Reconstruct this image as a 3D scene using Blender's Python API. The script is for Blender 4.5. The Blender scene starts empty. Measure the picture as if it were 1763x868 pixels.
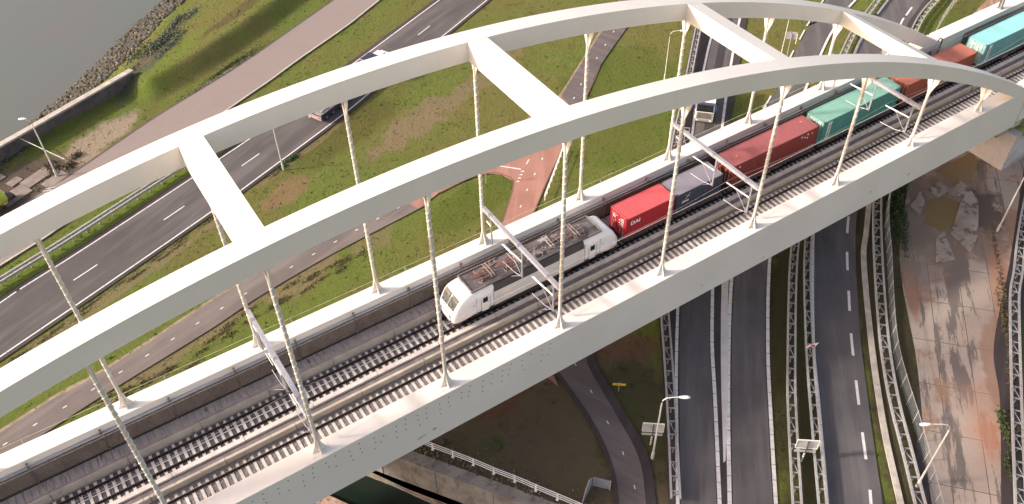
import bpy, bmesh, math, random
import numpy as np
from mathutils import Vector, Matrix
random.seed(7); np.random.seed(7)
scene = bpy.context.scene
R_ = math.radians

# ---------------------------------------------------------------- camera, sky, sun, exposure
cam_d = bpy.data.cameras.new('camera'); cam = bpy.data.objects.new('camera', cam_d)
scene.collection.objects.link(cam); scene.camera = cam
cam_d.sensor_width = 36.0; cam_d.lens = 31.537; cam_d.clip_start = 0.5; cam_d.clip_end = 5000
_y, _p, _r = R_(57.76875), R_(44.67444), R_(-1.13675)
_f = Vector((math.cos(_y)*math.cos(_p), math.sin(_y)*math.cos(_p), -math.sin(_p)))
_ri = Vector((math.sin(_y), -math.cos(_y), 0)); _u = _ri.cross(_f)
_r2 = math.cos(_r)*_ri + math.sin(_r)*_u; _u2 = -math.sin(_r)*_ri + math.cos(_r)*_u
M = Matrix((_r2, _u2, -_f)).transposed().to_4x4(); M.translation = Vector((14.521, -40.017, 58.148))
cam.matrix_world = M

world = bpy.data.worlds.new('World'); scene.world = world; world.use_nodes = True
nt = world.node_tree; nt.nodes.clear()
wo = nt.nodes.new('ShaderNodeOutputWorld'); bg = nt.nodes.new('ShaderNodeBackground'); sky = nt.nodes.new('ShaderNodeTexSky')
sky.sky_type = 'NISHITA'; sky.sun_disc = False
SUN = Vector((-1.81, 0.855, 1.0)).normalized()
sky.sun_elevation = math.asin(SUN.z); sky.sun_rotation = math.atan2(SUN.x, SUN.y)
sky.dust_density = 3.0; sky.air_density = 1.0; sky.ozone_density = 0.6
bg.inputs['Strength'].default_value = 0.15
tint = nt.nodes.new('ShaderNodeMix'); tint.data_type = 'RGBA'; tint.blend_type = 'MULTIPLY'; tint.inputs[0].default_value = 1.0
_ti = [i for i in tint.inputs if i.type == 'RGBA']; _ti[1].default_value = (1.20, 0.985, 0.86, 1)   # warm white balance of the hazy sky
nt.links.new(sky.outputs[0], _ti[0]); nt.links.new([o for o in tint.outputs if o.type == 'RGBA'][0], bg.inputs[0]); nt.links.new(bg.outputs[0], wo.inputs[0])
sd = bpy.data.lights.new('sun', 'SUN'); sun = bpy.data.objects.new('sun', sd); scene.collection.objects.link(sun)
sd.energy = 2.6; sd.angle = R_(4.0); sd.color = (1.0, 0.945, 0.865)
sun.rotation_euler = SUN.to_track_quat('Z', 'Y').to_euler()
sun.location = (0, 0, 120)
vs = scene.view_settings
vs.view_transform = 'Standard'; vs.look = 'None'; vs.gamma = 1.0; vs.exposure = 1.09; vs.use_curve_mapping = False

# ---------------------------------------------------------------- materials
def _inp(b, n, v):
    if n in b.inputs: b.inputs[n].default_value = v
def mat(name, col, rough=0.6, metal=0.0, var=0.12, scale=2.0, bump=0.0, bscale=20.0, col2=None, stretch=(1,1,1), detail=6, spec=0.5, coat=0.0, speck=None, bdist=0.05):
    """noise-mottled surface; col2 = second colour of the mottling; speck = (colour, scale, threshold)"""
    m = bpy.data.materials.new(name); m.use_nodes = True; n = m.node_tree; n.nodes.clear(); L = n.links.new
    out = n.nodes.new('ShaderNodeOutputMaterial'); b = n.nodes.new('ShaderNodeBsdfPrincipled'); L(b.outputs[0], out.inputs[0])
    geo = n.nodes.new('ShaderNodeNewGeometry'); mp = n.nodes.new('ShaderNodeMapping'); mp.inputs['Scale'].default_value = stretch
    L(geo.outputs['Position'], mp.inputs[0])
    if col2 is None:
        col2 = tuple(c*(1-2*var) for c in col); col = tuple(min(1, c*(1+var*0.6)) for c in col)
    nz = n.nodes.new('ShaderNodeTexNoise'); nz.inputs['Scale'].default_value = scale; nz.inputs['Detail'].default_value = detail; nz.inputs['Roughness'].default_value = 0.62
    L(mp.outputs[0], nz.inputs['Vector'])
    rp = n.nodes.new('ShaderNodeValToRGB'); rp.color_ramp.elements[0].position = 0.35; rp.color_ramp.elements[1].position = 0.65
    rp.color_ramp.elements[0].color = (*col2, 1); rp.color_ramp.elements[1].color = (*col, 1)
    L(nz.outputs['Fac'], rp.inputs[0]); last = rp.outputs[0]
    if speck:
        n2 = n.nodes.new('ShaderNodeTexNoise'); n2.inputs['Scale'].default_value = speck[1]; n2.inputs['Detail'].default_value = 5
        L(mp.outputs[0], n2.inputs['Vector'])
        r2 = n.nodes.new('ShaderNodeMapRange'); r2.inputs['From Min'].default_value = speck[2]; r2.inputs['From Max'].default_value = speck[2]+0.08
        L(n2.outputs['Fac'], r2.inputs['Value'])
        mx = n.nodes.new('ShaderNodeMix'); mx.data_type = 'RGBA'; mx.inputs['B'].default_value = (*speck[0], 1)
        for i in mx.inputs:
            if i.name == 'A' and i.type == 'RGBA': L(last, i)
            if i.name == 'B' and i.type == 'RGBA': i.default_value = (*speck[0], 1)
        L(r2.outputs[0], mx.inputs[0]); last = [o for o in mx.outputs if o.type == 'RGBA'][0]
    L(last, b.inputs['Base Color'])
    _inp(b, 'Roughness', rough); _inp(b, 'Metallic', metal); _inp(b, 'Specular IOR Level', spec); _inp(b, 'Coat Weight', coat)
    if bump > 0:
        nb = n.nodes.new('ShaderNodeTexNoise'); nb.inputs['Scale'].default_value = bscale; nb.inputs['Detail'].default_value = 4
        L(mp.outputs[0], nb.inputs['Vector'])
        bp = n.nodes.new('ShaderNodeBump'); bp.inputs['Strength'].default_value = bump; bp.inputs['Distance'].default_value = bdist
        L(nb.outputs['Fac'], bp.inputs['Height']); L(bp.outputs[0], b.inputs['Normal'])
    return m

class NB:
    """small node-graph helper for the ground materials"""
    def __init__(s, name, rough=0.9, spec=0.3):
        s.m = bpy.data.materials.new(name); s.m.use_nodes = True; s.n = s.m.node_tree; s.n.nodes.clear()
        s.out = s.n.nodes.new('ShaderNodeOutputMaterial'); s.b = s.n.nodes.new('ShaderNodeBsdfPrincipled')
        s.n.links.new(s.b.outputs[0], s.out.inputs[0]); _inp(s.b, 'Roughness', rough); _inp(s.b, 'Specular IOR Level', spec)
        s.pos = s.n.nodes.new('ShaderNodeNewGeometry').outputs['Position']
    def L(s, a, b): s.n.links.new(a, b)
    def noise(s, scale, detail=6, rough=0.6, stretch=None, rot=0.0, dist=0.0):
        t = s.n.nodes.new('ShaderNodeTexNoise'); t.inputs['Scale'].default_value = scale; t.inputs['Detail'].default_value = detail
        t.inputs['Roughness'].default_value = rough; t.inputs['Distortion'].default_value = dist
        if stretch:
            mp = s.n.nodes.new('ShaderNodeMapping'); mp.vector_type = 'TEXTURE'; mp.inputs['Scale'].default_value = stretch; mp.inputs['Rotation'].default_value = (0, 0, rot)
            s.L(s.pos, mp.inputs[0]); s.L(mp.outputs[0], t.inputs['Vector'])
        else: s.L(s.pos, t.inputs['Vector'])
        return t.outputs['Fac']
    def ramp(s, v, lo, hi):
        r = s.n.nodes.new('ShaderNodeMapRange'); r.inputs['From Min'].default_value = lo; r.inputs['From Max'].default_value = hi
        r.interpolation_type = 'SMOOTHSTEP'; s.L(v, r.inputs['Value']); return r.outputs[0]
    def math(s, op, a, b):
        t = s.n.nodes.new('ShaderNodeMath'); t.operation = op
        for i, v in enumerate((a, b)):
            if isinstance(v, (int, float)): t.inputs[i].default_value = v
            else: s.L(v, t.inputs[i])
        return t.outputs[0]
    def mix(s, f, a, b):
        t = s.n.nodes.new('ShaderNodeMix'); t.data_type = 'RGBA'
        ins = [i for i in t.inputs if i.type == 'RGBA']
        if isinstance(f, (int, float)): t.inputs[0].default_value = f
        else: s.L(f, t.inputs[0])
        for i, v in zip(ins, (a, b)):
            if isinstance(v, tuple): i.default_value = (*v, 1)
            else: s.L(v, i)
        return [o for o in t.outputs if o.type == 'RGBA'][0]
    def blob(s, x, y, rx, ry, rot=0.0, soft=0.35, wob=0.5, wscale=0.25):
        """1 inside an uneven patch of ground centred at x, y"""
        mp = s.n.nodes.new('ShaderNodeMapping'); mp.vector_type = 'TEXTURE'; mp.inputs['Location'].default_value = (x, y, -12)
        mp.inputs['Rotation'].default_value = (0, 0, rot); mp.inputs['Scale'].default_value = (rx, ry, 50)
        s.L(s.pos, mp.inputs[0]); ln = s.n.nodes.new('ShaderNodeVectorMath'); ln.operation = 'LENGTH'; s.L(mp.outputs[0], ln.inputs[0])
        nz = s.noise(wscale, 6, 0.65)
        d = s.math('ADD', ln.outputs['Value'], s.math('MULTIPLY', s.math('SUBTRACT', nz, 0.5), wob*3))
        return s.ramp(d, 1.0+soft/2, 1.0-soft/2)
    def finish(s, col, bump=None, dist=0.1, strength=0.6):
        s.L(col, s.b.inputs['Base Color'])
        if bump is not None:
            bp = s.n.nodes.new('ShaderNodeBump'); bp.inputs['Strength'].default_value = strength; bp.inputs['Distance'].default_value = dist
            s.L(bump, bp.inputs['Height']); s.L(bp.outputs[0], s.b.inputs['Normal'])
        return s.m

def paint_mat(name, col, dirt, streak=True, rough=0.42):
    s = NB(name, rough, 0.5)
    big = s.noise(0.12, 4); fine = s.noise(1.6, 8, 0.7)
    c = s.mix(s.ramp(big, 0.35, 0.7), col, tuple(x*0.93 for x in col))
    c = s.mix(s.math('MULTIPLY', s.ramp(fine, 0.5, 0.8), 0.10), c, dirt)
    if streak:
        st = s.noise(1.0, 5, 0.6, stretch=(0.5, 0.5, 6.0))
        c = s.mix(s.math('MULTIPLY', s.ramp(st, 0.60, 0.80), 0.16), c, dirt)
    return s.finish(c, fine, 0.01, 0.15)

M_white = paint_mat('bridge_white_paint', (0.765, 0.72, 0.652), (0.46, 0.42, 0.35))
M_hang = paint_mat('hanger_paint', (0.54, 0.51, 0.455), (0.30, 0.28, 0.24), rough=0.5); M_ridge = mat('hanger_ridge_paint', (0.66, 0.63, 0.57), 0.5, var=0.05)
M_conc = mat('pale_concrete', (0.50, 0.46, 0.40), 0.85, col2=(0.33, 0.30, 0.26), scale=0.9, bump=0.3, bscale=8, speck=((0.22, 0.20, 0.17), 3.0, 0.66))
M_conc_beige = mat('beige_concrete', (0.52, 0.475, 0.41), 0.85, col2=(0.40, 0.365, 0.315), scale=0.8, bump=0.3, bscale=8, speck=((0.25, 0.21, 0.15), 2.0, 0.64))
M_conc_lt = mat('light_kerb_concrete', (0.66, 0.60, 0.56), 0.8, col2=(0.50, 0.45, 0.41), scale=1.2, bump=0.2, bscale=10)
M_duct = mat('grey_duct_floor', (0.20, 0.17, 0.17), 0.9, col2=(0.13, 0.11, 0.11), scale=1.5)
M_ballast = mat('dark_ballast', (0.130, 0.122, 0.130), 0.95, col2=(0.060, 0.056, 0.062), scale=9.0, bump=1.0, bscale=11, bdist=0.08, speck=((0.2, 0.18, 0.175), 14.0, 0.62))
M_ballast2 = mat('grey_ballast', (0.24, 0.225, 0.222), 0.95, col2=(0.11, 0.102, 0.102), scale=9.0, bump=1.0, bscale=11, bdist=0.08, speck=((0.3, 0.27, 0.25), 14.0, 0.6))
M_sleeper = mat('sleeper_concrete', (0.62, 0.58, 0.54), 0.85, col2=(0.46, 0.43, 0.40), scale=2.5, bump=0.2, bscale=25)
M_rail = mat('rusty_rail_steel', (0.06, 0.034, 0.026), 0.6, 0.3, col2=(0.035, 0.022, 0.02), scale=4)
M_clip = mat('dark_clip', (0.05, 0.045, 0.04), 0.6)
M_panel = mat('brown_panel', (0.17, 0.135, 0.115), 0.7, col2=(0.12, 0.095, 0.08), scale=1.2)
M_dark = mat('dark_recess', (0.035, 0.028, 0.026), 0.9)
M_galv = mat('galvanised_steel', (0.44, 0.44, 0.47), 0.5, 0.3, col2=(0.34, 0.34, 0.37), scale=3)
M_guard = mat('guard_rail_steel', (0.47, 0.46, 0.45), 0.5, 0.3, col2=(0.34, 0.33, 0.32), scale=3)
M_insul = mat('white_insulator', (0.8, 0.79, 0.77), 0.3)
M_loco = mat('loco_white', (0.80, 0.78, 0.77), 0.3, var=0.03, coat=0.3, scale=1.0)
M_loco_side = mat('loco_grimy_white', (0.70, 0.67, 0.64), 0.4, col2=(0.60, 0.57, 0.53), scale=0.8)
M_roof = mat('loco_roof_grey', (0.135, 0.118, 0.118), 0.8, col2=(0.075, 0.064, 0.064), scale=0.9, speck=((0.20, 0.17, 0.16), 2.2, 0.66))
M_roofdark = mat('loco_dark_slope', (0.045, 0.04, 0.042), 0.5)
M_black = mat('black_underframe', (0.03, 0.026, 0.025), 0.7, col2=(0.055, 0.042, 0.035), scale=2)
M_glass = mat('dark_glass', (0.02, 0.022, 0.022), 0.15, var=0.2, spec=0.25)
M_screen = mat('windscreen_glass', (0.155, 0.16, 0.145), 0.12, col2=(0.045, 0.045, 0.042), scale=2.8, spec=0.3)
M_panto = mat('pantograph_steel', (0.34, 0.29, 0.275), 0.5, 0.3)
M_pantored = mat('red_brown_insulator', (0.33, 0.17, 0.145), 0.45, col2=(0.24, 0.09, 0.07), scale=3)
M_water = None

# ---------------------------------------------------------------- mesh helpers
COL = scene.collection
class MB:
    def __init__(s): s.v = []; s.f = []
    def add(s, vs, fs):
        o = len(s.v); s.v += [tuple(p) for p in vs]; s.f += [tuple(i+o for i in f) for f in fs]; return s
    def box(s, x0, x1, y0, y1, z0, z1):
        return s.add([(x0,y0,z0),(x1,y0,z0),(x1,y1,z0),(x0,y1,z0),(x0,y0,z1),(x1,y0,z1),(x1,y1,z1),(x0,y1,z1)],
                     [(3,2,1,0),(4,5,6,7),(0,1,5,4),(1,2,6,5),(2,3,7,6),(3,0,4,7)])
    def bar(s, a, b, w, h=None, up=(0,0,1)):
        a, b = Vector(a), Vector(b); h = h or w; d = (b-a).normalized(); u = Vector(up)
        if abs(d.dot(u)) > 0.98: u = Vector((1,0,0))
        r = d.cross(u).normalized(); u = r.cross(d)
        vs = [p + r*(sx*w/2) + u*(sz*h/2) for p in (a, b) for sx, sz in ((-1,-1),(1,-1),(1,1),(-1,1))]
        return s.add(vs, [(0,1,2,3),(7,6,5,4),(0,4,5,1),(1,5,6,2),(2,6,7,3),(3,7,4,0)])
    def tube(s, pts, r, n=8, r1=None, cap=True):
        pts = [Vector(p) for p in pts]; k = len(pts); o = len(s.v); fs = []; vs = []
        for i, p in enumerate(pts):
            d = (pts[min(i+1, k-1)] - pts[max(i-1, 0)]).normalized()
            u = Vector((0,0,1)) if abs(d.z) < 0.95 else Vector((1,0,0))
            a = d.cross(u).normalized(); b = a.cross(d)
            rr = r if r1 is None else r + (r1-r)*i/(k-1)
            for j in range(n):
                t = 2*math.pi*j/n; vs.append(p + a*(rr*math.cos(t)) + b*(rr*math.sin(t)))
        for i in range(k-1):
            for j in range(n): fs.append((i*n+j, i*n+(j+1)%n, (i+1)*n+(j+1)%n, (i+1)*n+j))
        if cap: fs += [tuple(range(n-1, -1, -1)), tuple((k-1)*n+j for j in range(n))]
        return s.add(vs, fs)
    def prism(s, poly, axis, a, b):
        """poly: 2-D outline; axis: 0,1,2 the extrusion axis"""
        n = len(poly)
        def P(u, v, w): return {0: (w, u, v), 1: (u, w, v), 2: (u, v, w)}[axis]
        vs = [P(u, v, a) for u, v in poly] + [P(u, v, b) for u, v in poly]
        return s.add(vs, [tuple(range(n-1, -1, -1)), tuple(range(n, 2*n))] + [(i, (i+1)%n, n+(i+1)%n, n+i) for i in range(n)])
    def build(s, name, m, parent=None, smooth=False, loc=None, bevel=0):
        me = bpy.data.meshes.new(name); me.from_pydata(s.v, [], s.f); me.validate()
        bm = bmesh.new(); bm.from_mesh(me); bmesh.ops.recalc_face_normals(bm, faces=bm.faces)
        if bevel: bmesh.ops.bevel(bm, geom=list(bm.edges), offset=bevel, segments=1, affect='EDGES', clamp_overlap=True)
        bm.to_mesh(me); bm.free()
        me.materials.append(m)
        if smooth:
            for p in me.polygons: p.use_smooth = True
        o = bpy.data.objects.new(name, me); COL.objects.link(o)
        if parent is not None: o.parent = parent
        if loc: o.location = loc
        return o
def empty(name, loc=(0,0,0), rz=0.0, parent=None):
    o = bpy.data.objects.new(name, None); COL.objects.link(o); o.location = loc; o.rotation_euler.z = rz
    if parent is not None: o.parent = parent
    return o
def tag(o, label=None, cat=None, group=None, kind=None):
    if label: o['label'] = label
    if cat: o['category'] = cat
    if group: o['group'] = group
    if kind: o['kind'] = kind
    return o
def copy_tree(o, parent=None, loc=None, rz=None):
    c = o.copy(); COL.objects.link(c); c.parent = parent
    if loc is not None: c.location = loc
    if rz is not None: c.rotation_euler.z = rz
    for ch in list(o.children): copy_tree(ch, c)
    return c
def cr(P, n):
    """n points at even spacing on a Catmull-Rom curve through P (2-D)"""
    P = np.array(P, float); Q = np.vstack([2*P[0]-P[1], P, 2*P[-1]-P[-2]]); out = []
    for i in range(1, len(Q)-2):
        p0, p1, p2, p3 = Q[i-1:i+3]
        for t in np.linspace(0, 1, 24, endpoint=False):
            out.append(0.5*((2*p1)+(-p0+p2)*t+(2*p0-5*p1+4*p2-p3)*t*t+(-p0+3*p1-3*p2+p3)*t**3))
    out.append(Q[-2]); out = np.array(out)
    d = np.r_[0, np.cumsum(np.hypot(*np.diff(out, axis=0).T))]; s = np.linspace(0, d[-1], n)
    return np.c_[np.interp(s, d, out[:,0]), np.interp(s, d, out[:,1])]
def length(P): return float(np.hypot(*np.diff(np.array(P), axis=0).T).sum())
def offset(P, d):
    P = np.array(P, float); T = np.gradient(P, axis=0); T /= np.hypot(T[:,0], T[:,1])[:,None]
    return P + np.c_[-T[:,1], T[:,0]]*d
def strip(mb, A, B, z):
    n = len(A); mb.add([(p[0], p[1], z) for p in A]+[(p[0], p[1], z) for p in B], [(i, i+1, n+i+1, n+i) for i in range(n-1)]); return mb

G = -12.0
TR = {
'leftroad_up':[(3.0,43.9),(4.9,44.7),(12.8,47.4),(27.4,52.8),(31.0,54.3),(37.5,56.9),(55.9,65.1),(73.4,73.1)],
'leftroad_lo':[(1.4,36.1),(12.1,39.9),(26.7,45.3),(34.3,48.4),(47.6,54.0),(54.5,57.3),(69.1,63.9),(79.5,68.9)],
'prom_up':[(5.7,58.2),(12.4,60.9),(14.7,61.7),(27.2,67.7),(41.0,73.3),(59.7,82.5)],
'prom_lo':[(4.1,49.8),(8.0,51.2),(12.4,53.1),(36.9,64.4),(42.7,67.0),(48.8,70.0),(58.4,74.4),(65.7,78.4)],
'leftrail':[(3.4,46.4),(10.8,48.9),(18.6,51.8),(27.3,55.0)],
'bike_up':[(-0.4,26.5),(5.3,27.9),(6.7,27.9),(13.4,29.3),(24.0,32.0),(33.0,33.2),(43.0,34.9),(53.0,36.0),(59.2,35.3),(67.8,39.5),(71.3,40.2),(74.8,41.8),(89.0,51.7),(94.8,55.8)],
'bike_lo':[(-1.5,23.0),(3.4,24.2),(8.9,25.5),(20.3,27.8),(26.6,29.4),(35.6,30.9),(48.1,32.2),(50.7,33.4),(55.0,33.6),(58.4,32.1),(59.1,30.1),(57.3,27.8),(54.0,24.5),(50.1,20.8)],
'ns_right':[(98.9,54.5),(92.8,50.5),(82.7,44.1),(76.5,39.0),(67.6,31.9),(62.7,28.0),(58.2,24.2),(54.6,21.2)],
'low_left':[(47.3,5.5),(47.1,3.5),(46.5,-2.6),(45.2,-7.5),(43.2,-11.1)],
'low_right':[(50.8,4.5),(49.8,2.1),(48.7,-3.4),(47.5,-8.4),(45.1,-12.4)],
'A_left':[(107.2,49.8),(100.8,44.7),(85.6,30.6),(78.5,24.1),(65.2,10.7),(59.5,3.2),(55.0,-2.8),(50.7,-8.4),(46.7,-13.5)],
'A_l1':[(109.6,48.2),(100.7,41.1),(94.1,35.3),(87.5,29.4),(83.2,25.2),(77.9,20.4),(67.4,9.2),(62.0,3.2),(56.1,-3.5),(47.4,-13.9)],
'A_l2':[(112.5,46.3),(108.1,42.9),(98.5,34.5),(87.3,24.1),(78.0,15.1),(71.1,7.9),(66.9,3.3),(61.8,-2.3),(57.4,-7.6),(50.4,-15.9)],
'A_right':[(113.3,45.7),(109.0,42.3),(89.9,25.1),(77.8,14.0),(71.3,7.7)],
'B_left':[(119.0,37.9),(115.3,36.0),(107.2,31.4),(98.1,26.0),(95.3,24.5),(85.1,16.9),(75.2,8.5),(69.5,3.2),(63.2,-3.2),(56.3,-10.6),(51.1,-16.4)],
'B_right':[(126.3,36.8),(123.8,35.9),(116.0,32.2),(110.4,29.0),(103.7,25.0),(95.1,19.4),(83.3,10.3),(75.0,3.1),(66.4,-5.4),(59.6,-12.8),(54.4,-18.6)],
'railC':[(129.3,34.7),(118.8,30.2),(113.5,27.4),(101.7,20.3),(86.6,9.3),(77.1,1.7),(65.7,-9.1),(61.1,-13.8),(55.8,-19.5)],
'railC2':[(98.3,16.5),(85.2,6.6),(78.3,0.9),(69.7,-7.6),(63.9,-13.8),(57.6,-20.7)],
'C_left':[(130.3,34.0),(125.5,32.0),(118.5,28.7),(114.9,26.7),(101.8,18.7),(86.3,7.0),(78.9,0.5),(70.2,-7.9),(65.5,-13.0),(58.1,-21.0)],
'C_right':[(134.0,31.5),(129.2,29.5),(126.3,28.2),(112.9,21.0),(96.9,10.3),(87.4,3.1),(83.1,-0.6),(78.8,-4.7),(74.5,-8.9),(70.4,-13.2),(66.4,-17.5),(62.4,-21.9),(61.2,-23.1)],
'C_edge':[(135.5,30.4),(126.7,26.2),(113.1,19.2),(96.9,8.9),(88.2,2.6),(82.6,-2.0),(73.8,-10.3),(65.2,-20.1),(62.1,-23.7)],
'kerbR':[(92.2,4.2),(87.3,0.4),(83.5,-2.6),(75.0,-11.1),(68.2,-18.5),(63.3,-24.5)],
'railD':[(136.6,29.7),(126.9,26.0),(111.5,16.9),(100.1,9.5),(92.0,3.1),(84.6,-3.4),(76.4,-11.2),(71.2,-16.8),(67.4,-21.6),(64.5,-25.2)],
'fence':[(139.1,28.0),(128.0,23.4),(108.6,12.5),(92.2,1.8),(85.6,-4.0),(76.7,-12.2),(72.7,-17.0),(70.3,-20.3),(65.7,-26.1)],
'slab_left':[(142.7,25.5),(130.0,22.0),(110.5,11.3),(96.7,2.5),(86.7,-4.8),(77.0,-15.0),(68.9,-22.6),(65.5,-26.0)],
'slab_right':[(147.5,16.0),(128.6,6.9),(111.8,-2.5),(96.6,-11.4),(85.1,-17.8),(79.7,-22.4),(70.5,-29.2)],
'railE':[(123.4,2.5),(103.6,-8.1),(94.9,-13.3),(91.5,-15.3),(80.8,-23.1),(71.6,-30.0)],
'E_left':[(124.3,1.9),(104.4,-8.7),(95.7,-13.8),(92.1,-15.8),(81.2,-23.4),(72.2,-30.4)],
'gore':[(67.5,3.3),(69.0,3.1),(53.5,-13.1),(53.3,-13.0)],
'quayrail':[(32.4,2.6),(33.6,0.8),(34.7,-0.9),(35.9,-2.9),(37.0,-4.6),(38.0,-6.3),(39.1,-8.1)],
'walltop':[(29.8,3.9),(33.8,-1.0),(35.2,-3.8),(37.5,-7.4)],
'puddle1':[(95.3,-1.1),(97.5,0.1),(99.6,-0.4),(100.2,-2.1),(96.3,-4.9),(94.3,-4.1),(93.8,-2.2)],
'puddle2':[(102.8,3.3),(109.4,3.1),(108.4,1.5),(106.6,0.4),(104.2,-0.4),(102.2,-0.4),(102.5,1.4)],
'waterline':[(38.6,102.5),(31.2,96.3),(25.6,90.5),(18.9,84.4),(15.6,80.8),(10.7,78.0),(8.3,76.9)],
'crest':[(27.5,73.7),(35.7,76.5),(44.5,80.9),(50.2,84.2)],
'wallcap':[(27.2,77.4),(18.0,73.3),(8.6,69.4)],
'bermfoot':[(27.7,71.4),(37.3,75.3),(46.3,78.9),(57.2,84.3)],
}
def ext(k, a=0, b=0):
    """a traced line carried on straight beyond its ends"""
    P = [np.array(p, float) for p in TR[k]]
    if a: d = P[0]-P[1]; P.insert(0, P[0]+d/np.hypot(*d)*a)
    if b: d = P[-1]-P[-2]; P.append(P[-1]+d/np.hypot(*d)*b)
    return np.array(P)

# ---------------------------------------------------------------- terrain
def sdist(X, Y, P):
    """signed distance to an open polyline, positive to its right; and the along-line coordinate"""
    P = np.array(P, float); best = np.full(X.shape, 1e9); sg = np.ones(X.shape)
    for a, b in zip(P[:-1], P[1:]):
        d = b-a; L = d@d; t = ((X-a[0])*d[0]+(Y-a[1])*d[1])/L; t = np.clip(t, 0, 1)
        dx, dy = X-a[0]-t*d[0], Y-a[1]-t*d[1]; q = np.hypot(dx, dy); c = d[0]*dy-d[1]*dx
        m = q < best-1e-6; best = np.where(m, q, best); sg = np.where(m, np.where(c < 0, 1, -1), sg)
    return best*sg
def inside(X, Y, P):
    P = np.array(P, float); r = np.zeros(X.shape, bool); j = len(P)-1
    for i in range(len(P)):
        xi, yi = P[i]; xj, yj = P[j]
        if yi != yj: r ^= ((yi > Y) != (yj > Y)) & (X < (xj-xi)*(Y-yi)/(yj-yi)+xi)
        j = i
    return r
WATERLINE = [(-140,-42),(-20,54),(10.7,78),(18.9,84.4),(25.6,90.5),(31.2,96.3),(38.6,102.5),(60,121),(200,240)]
CREST = [(25.5,73.6),(35.7,77.2),(44.5,81.6),(50.2,84.9),(62,91.5),(90,108)]
WALL = [(-50,46),(8.6,69.4),(27.2,77.4)]
BASIN = [(14,17.5),(25.5,10.2),(29.8,3.9),(37.5,-7.4),(62,-44),(-80,-44),(-80,17.5)]
_nz = [(np.random.rand()*6.28, np.random.uniform(0.15, 1.9), np.random.rand()*6.28) for _ in range(40)]
def rough(X, Y):
    z = np.zeros(X.shape)
    for a, f, ph in _nz: z += np.sin((X*math.cos(a)+Y*math.sin(a))*f*2.2+ph)/(1+f*2.2)**0.8
    return z/8
def sm(x, a, b):
    t = np.clip((x-a)/(b-a), 0, 1); return t*t*(3-2*t)
def terrain(X, Y):
    dw = sdist(X, Y, WATERLINE)
    dc = sdist(X, Y, CREST)
    shore = -14.5+0.42*dw
    far = dw > 45
    berm_se = np.maximum(-12.0, -10.3-0.62*np.maximum(dc-0.4, 0))
    berm_nw = np.minimum(-10.3-0.10*np.maximum(-dc, 0), shore)
    berm = np.where(dc > 0, berm_se, berm_nw)
    wl = sdist(X, Y, WALL)
    flat = np.where(wl < 0, np.minimum(-11.4, shore), -12.0)
    w = sm(X+0.35*(Y-77), 24.5, 28.0)
    z = flat*(1-w)+berm*w
    z = np.where(far, -12.0, z)
    z = np.minimum(z, np.where(dw < 3, shore, 99))
    z = np.maximum(z, -18)
    bas = inside(X, Y, BASIN)
    z = np.where(bas, -18.0, z)
    return z-0.06-0.05*(1+rough(X*1.7, Y*1.7))
def axis_pts(lo, hi, step, far):
    core = list(np.arange(lo, hi+step/2, step)); a, b = [], []; d = step; x = core[-1]
    while x < far: d *= 1.5; x += d; b.append(x)
    d = step; x = core[0]
    while x > -far: d *= 1.5; x -= d; a.append(x)
    return np.array(a[::-1]+core+b)
gx = axis_pts(-6, 152, 0.55, 900); gy = axis_pts(-36, 118, 0.55, 900)
X, Y = np.meshgrid(gx, gy); Z = terrain(X, Y)
nx, ny = len(gx), len(gy)
V = np.c_[X.ravel(), Y.ravel(), Z.ravel()]
ii = (np.arange(ny-1)[:,None]*nx+np.arange(nx-1)[None,:]).ravel()
F = np.c_[ii, ii+1, ii+nx+1, ii+nx]
me = bpy.data.meshes.new('ground'); me.from_pydata(V.tolist(), [], F.tolist())
ground = bpy.data.objects.new('ground', me); COL.objects.link(ground); tag(ground, kind='structure')
for p in me.polygons: p.use_smooth = True

s = NB('grass_and_earth', 0.95, 0.15)
n1 = s.noise(0.05, 5); n2 = s.noise(0.35, 8, 0.7); n3 = s.noise(2.6, 8, 0.75); n4 = s.noise(0.9, 6, 0.7, stretch=(4.0, 0.9, 1), rot=R_(25))
GREEN, OLIVE, DRY, DARKG = (0.112, 0.146, 0.030), (0.132, 0.128, 0.038), (0.17, 0.138, 0.065), (0.055, 0.068, 0.016)
EARTH, SAND, BROWN = (0.20, 0.15, 0.105), (0.31, 0.245, 0.18), (0.105, 0.080, 0.054)
c = s.mix(s.ramp(n1, 0.40, 0.60), GREEN, OLIVE)
c = s.mix(s.math('MULTIPLY', s.ramp(n2, 0.52, 0.72), 0.55), c, DRY)
c = s.mix(s.math('MULTIPLY', s.ramp(n3, 0.46, 0.70), 0.45), c, DARKG)
tan_ = s.mix(s.ramp(n3, 0.35, 0.65), DRY, EARTH)
def patch(col, amt, *a, **k):
    global c
    c = s.mix(s.math('MULTIPLY', s.blob(*a, **k), amt), c, col)
patch((0.080, 0.105, 0.018), 0.8, 53, 29.5, 6.5, 3.0, R_(12))
patch((0.075, 0.100, 0.018), 0.6, 80, 36, 14, 9, R_(40))
patch((0.10, 0.15, 0.02), 0.8, 40, 72, 17, 2.2, R_(24), soft=0.8)
patch((0.10, 0.15, 0.022), 0.75, 15, 50, 20, 3.0, R_(23), soft=0.8)
patch(tan_, 0.85, 55, 47.2, 9, 2.4, R_(18), wob=0.8)
patch(tan_, 0.6, 70, 52, 8, 2, R_(25), wob=0.9)
patch((0.20, 0.13, 0.075), 0.7, 35.5, 43.5, 3.6, 2.0, R_(20), wob=0.6)
patch((0.085, 0.082, 0.022), 0.8, 47, 51, 9, 3.2, R_(22), soft=0.7)
patch(tan_, 0.75, 22, 29.0, 13, 1.6, R_(18), wob=0.8)
patch(tan_, 0.75, 31, 29.6, 4.5, 2.2, R_(18), wob=0.7)
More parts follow.
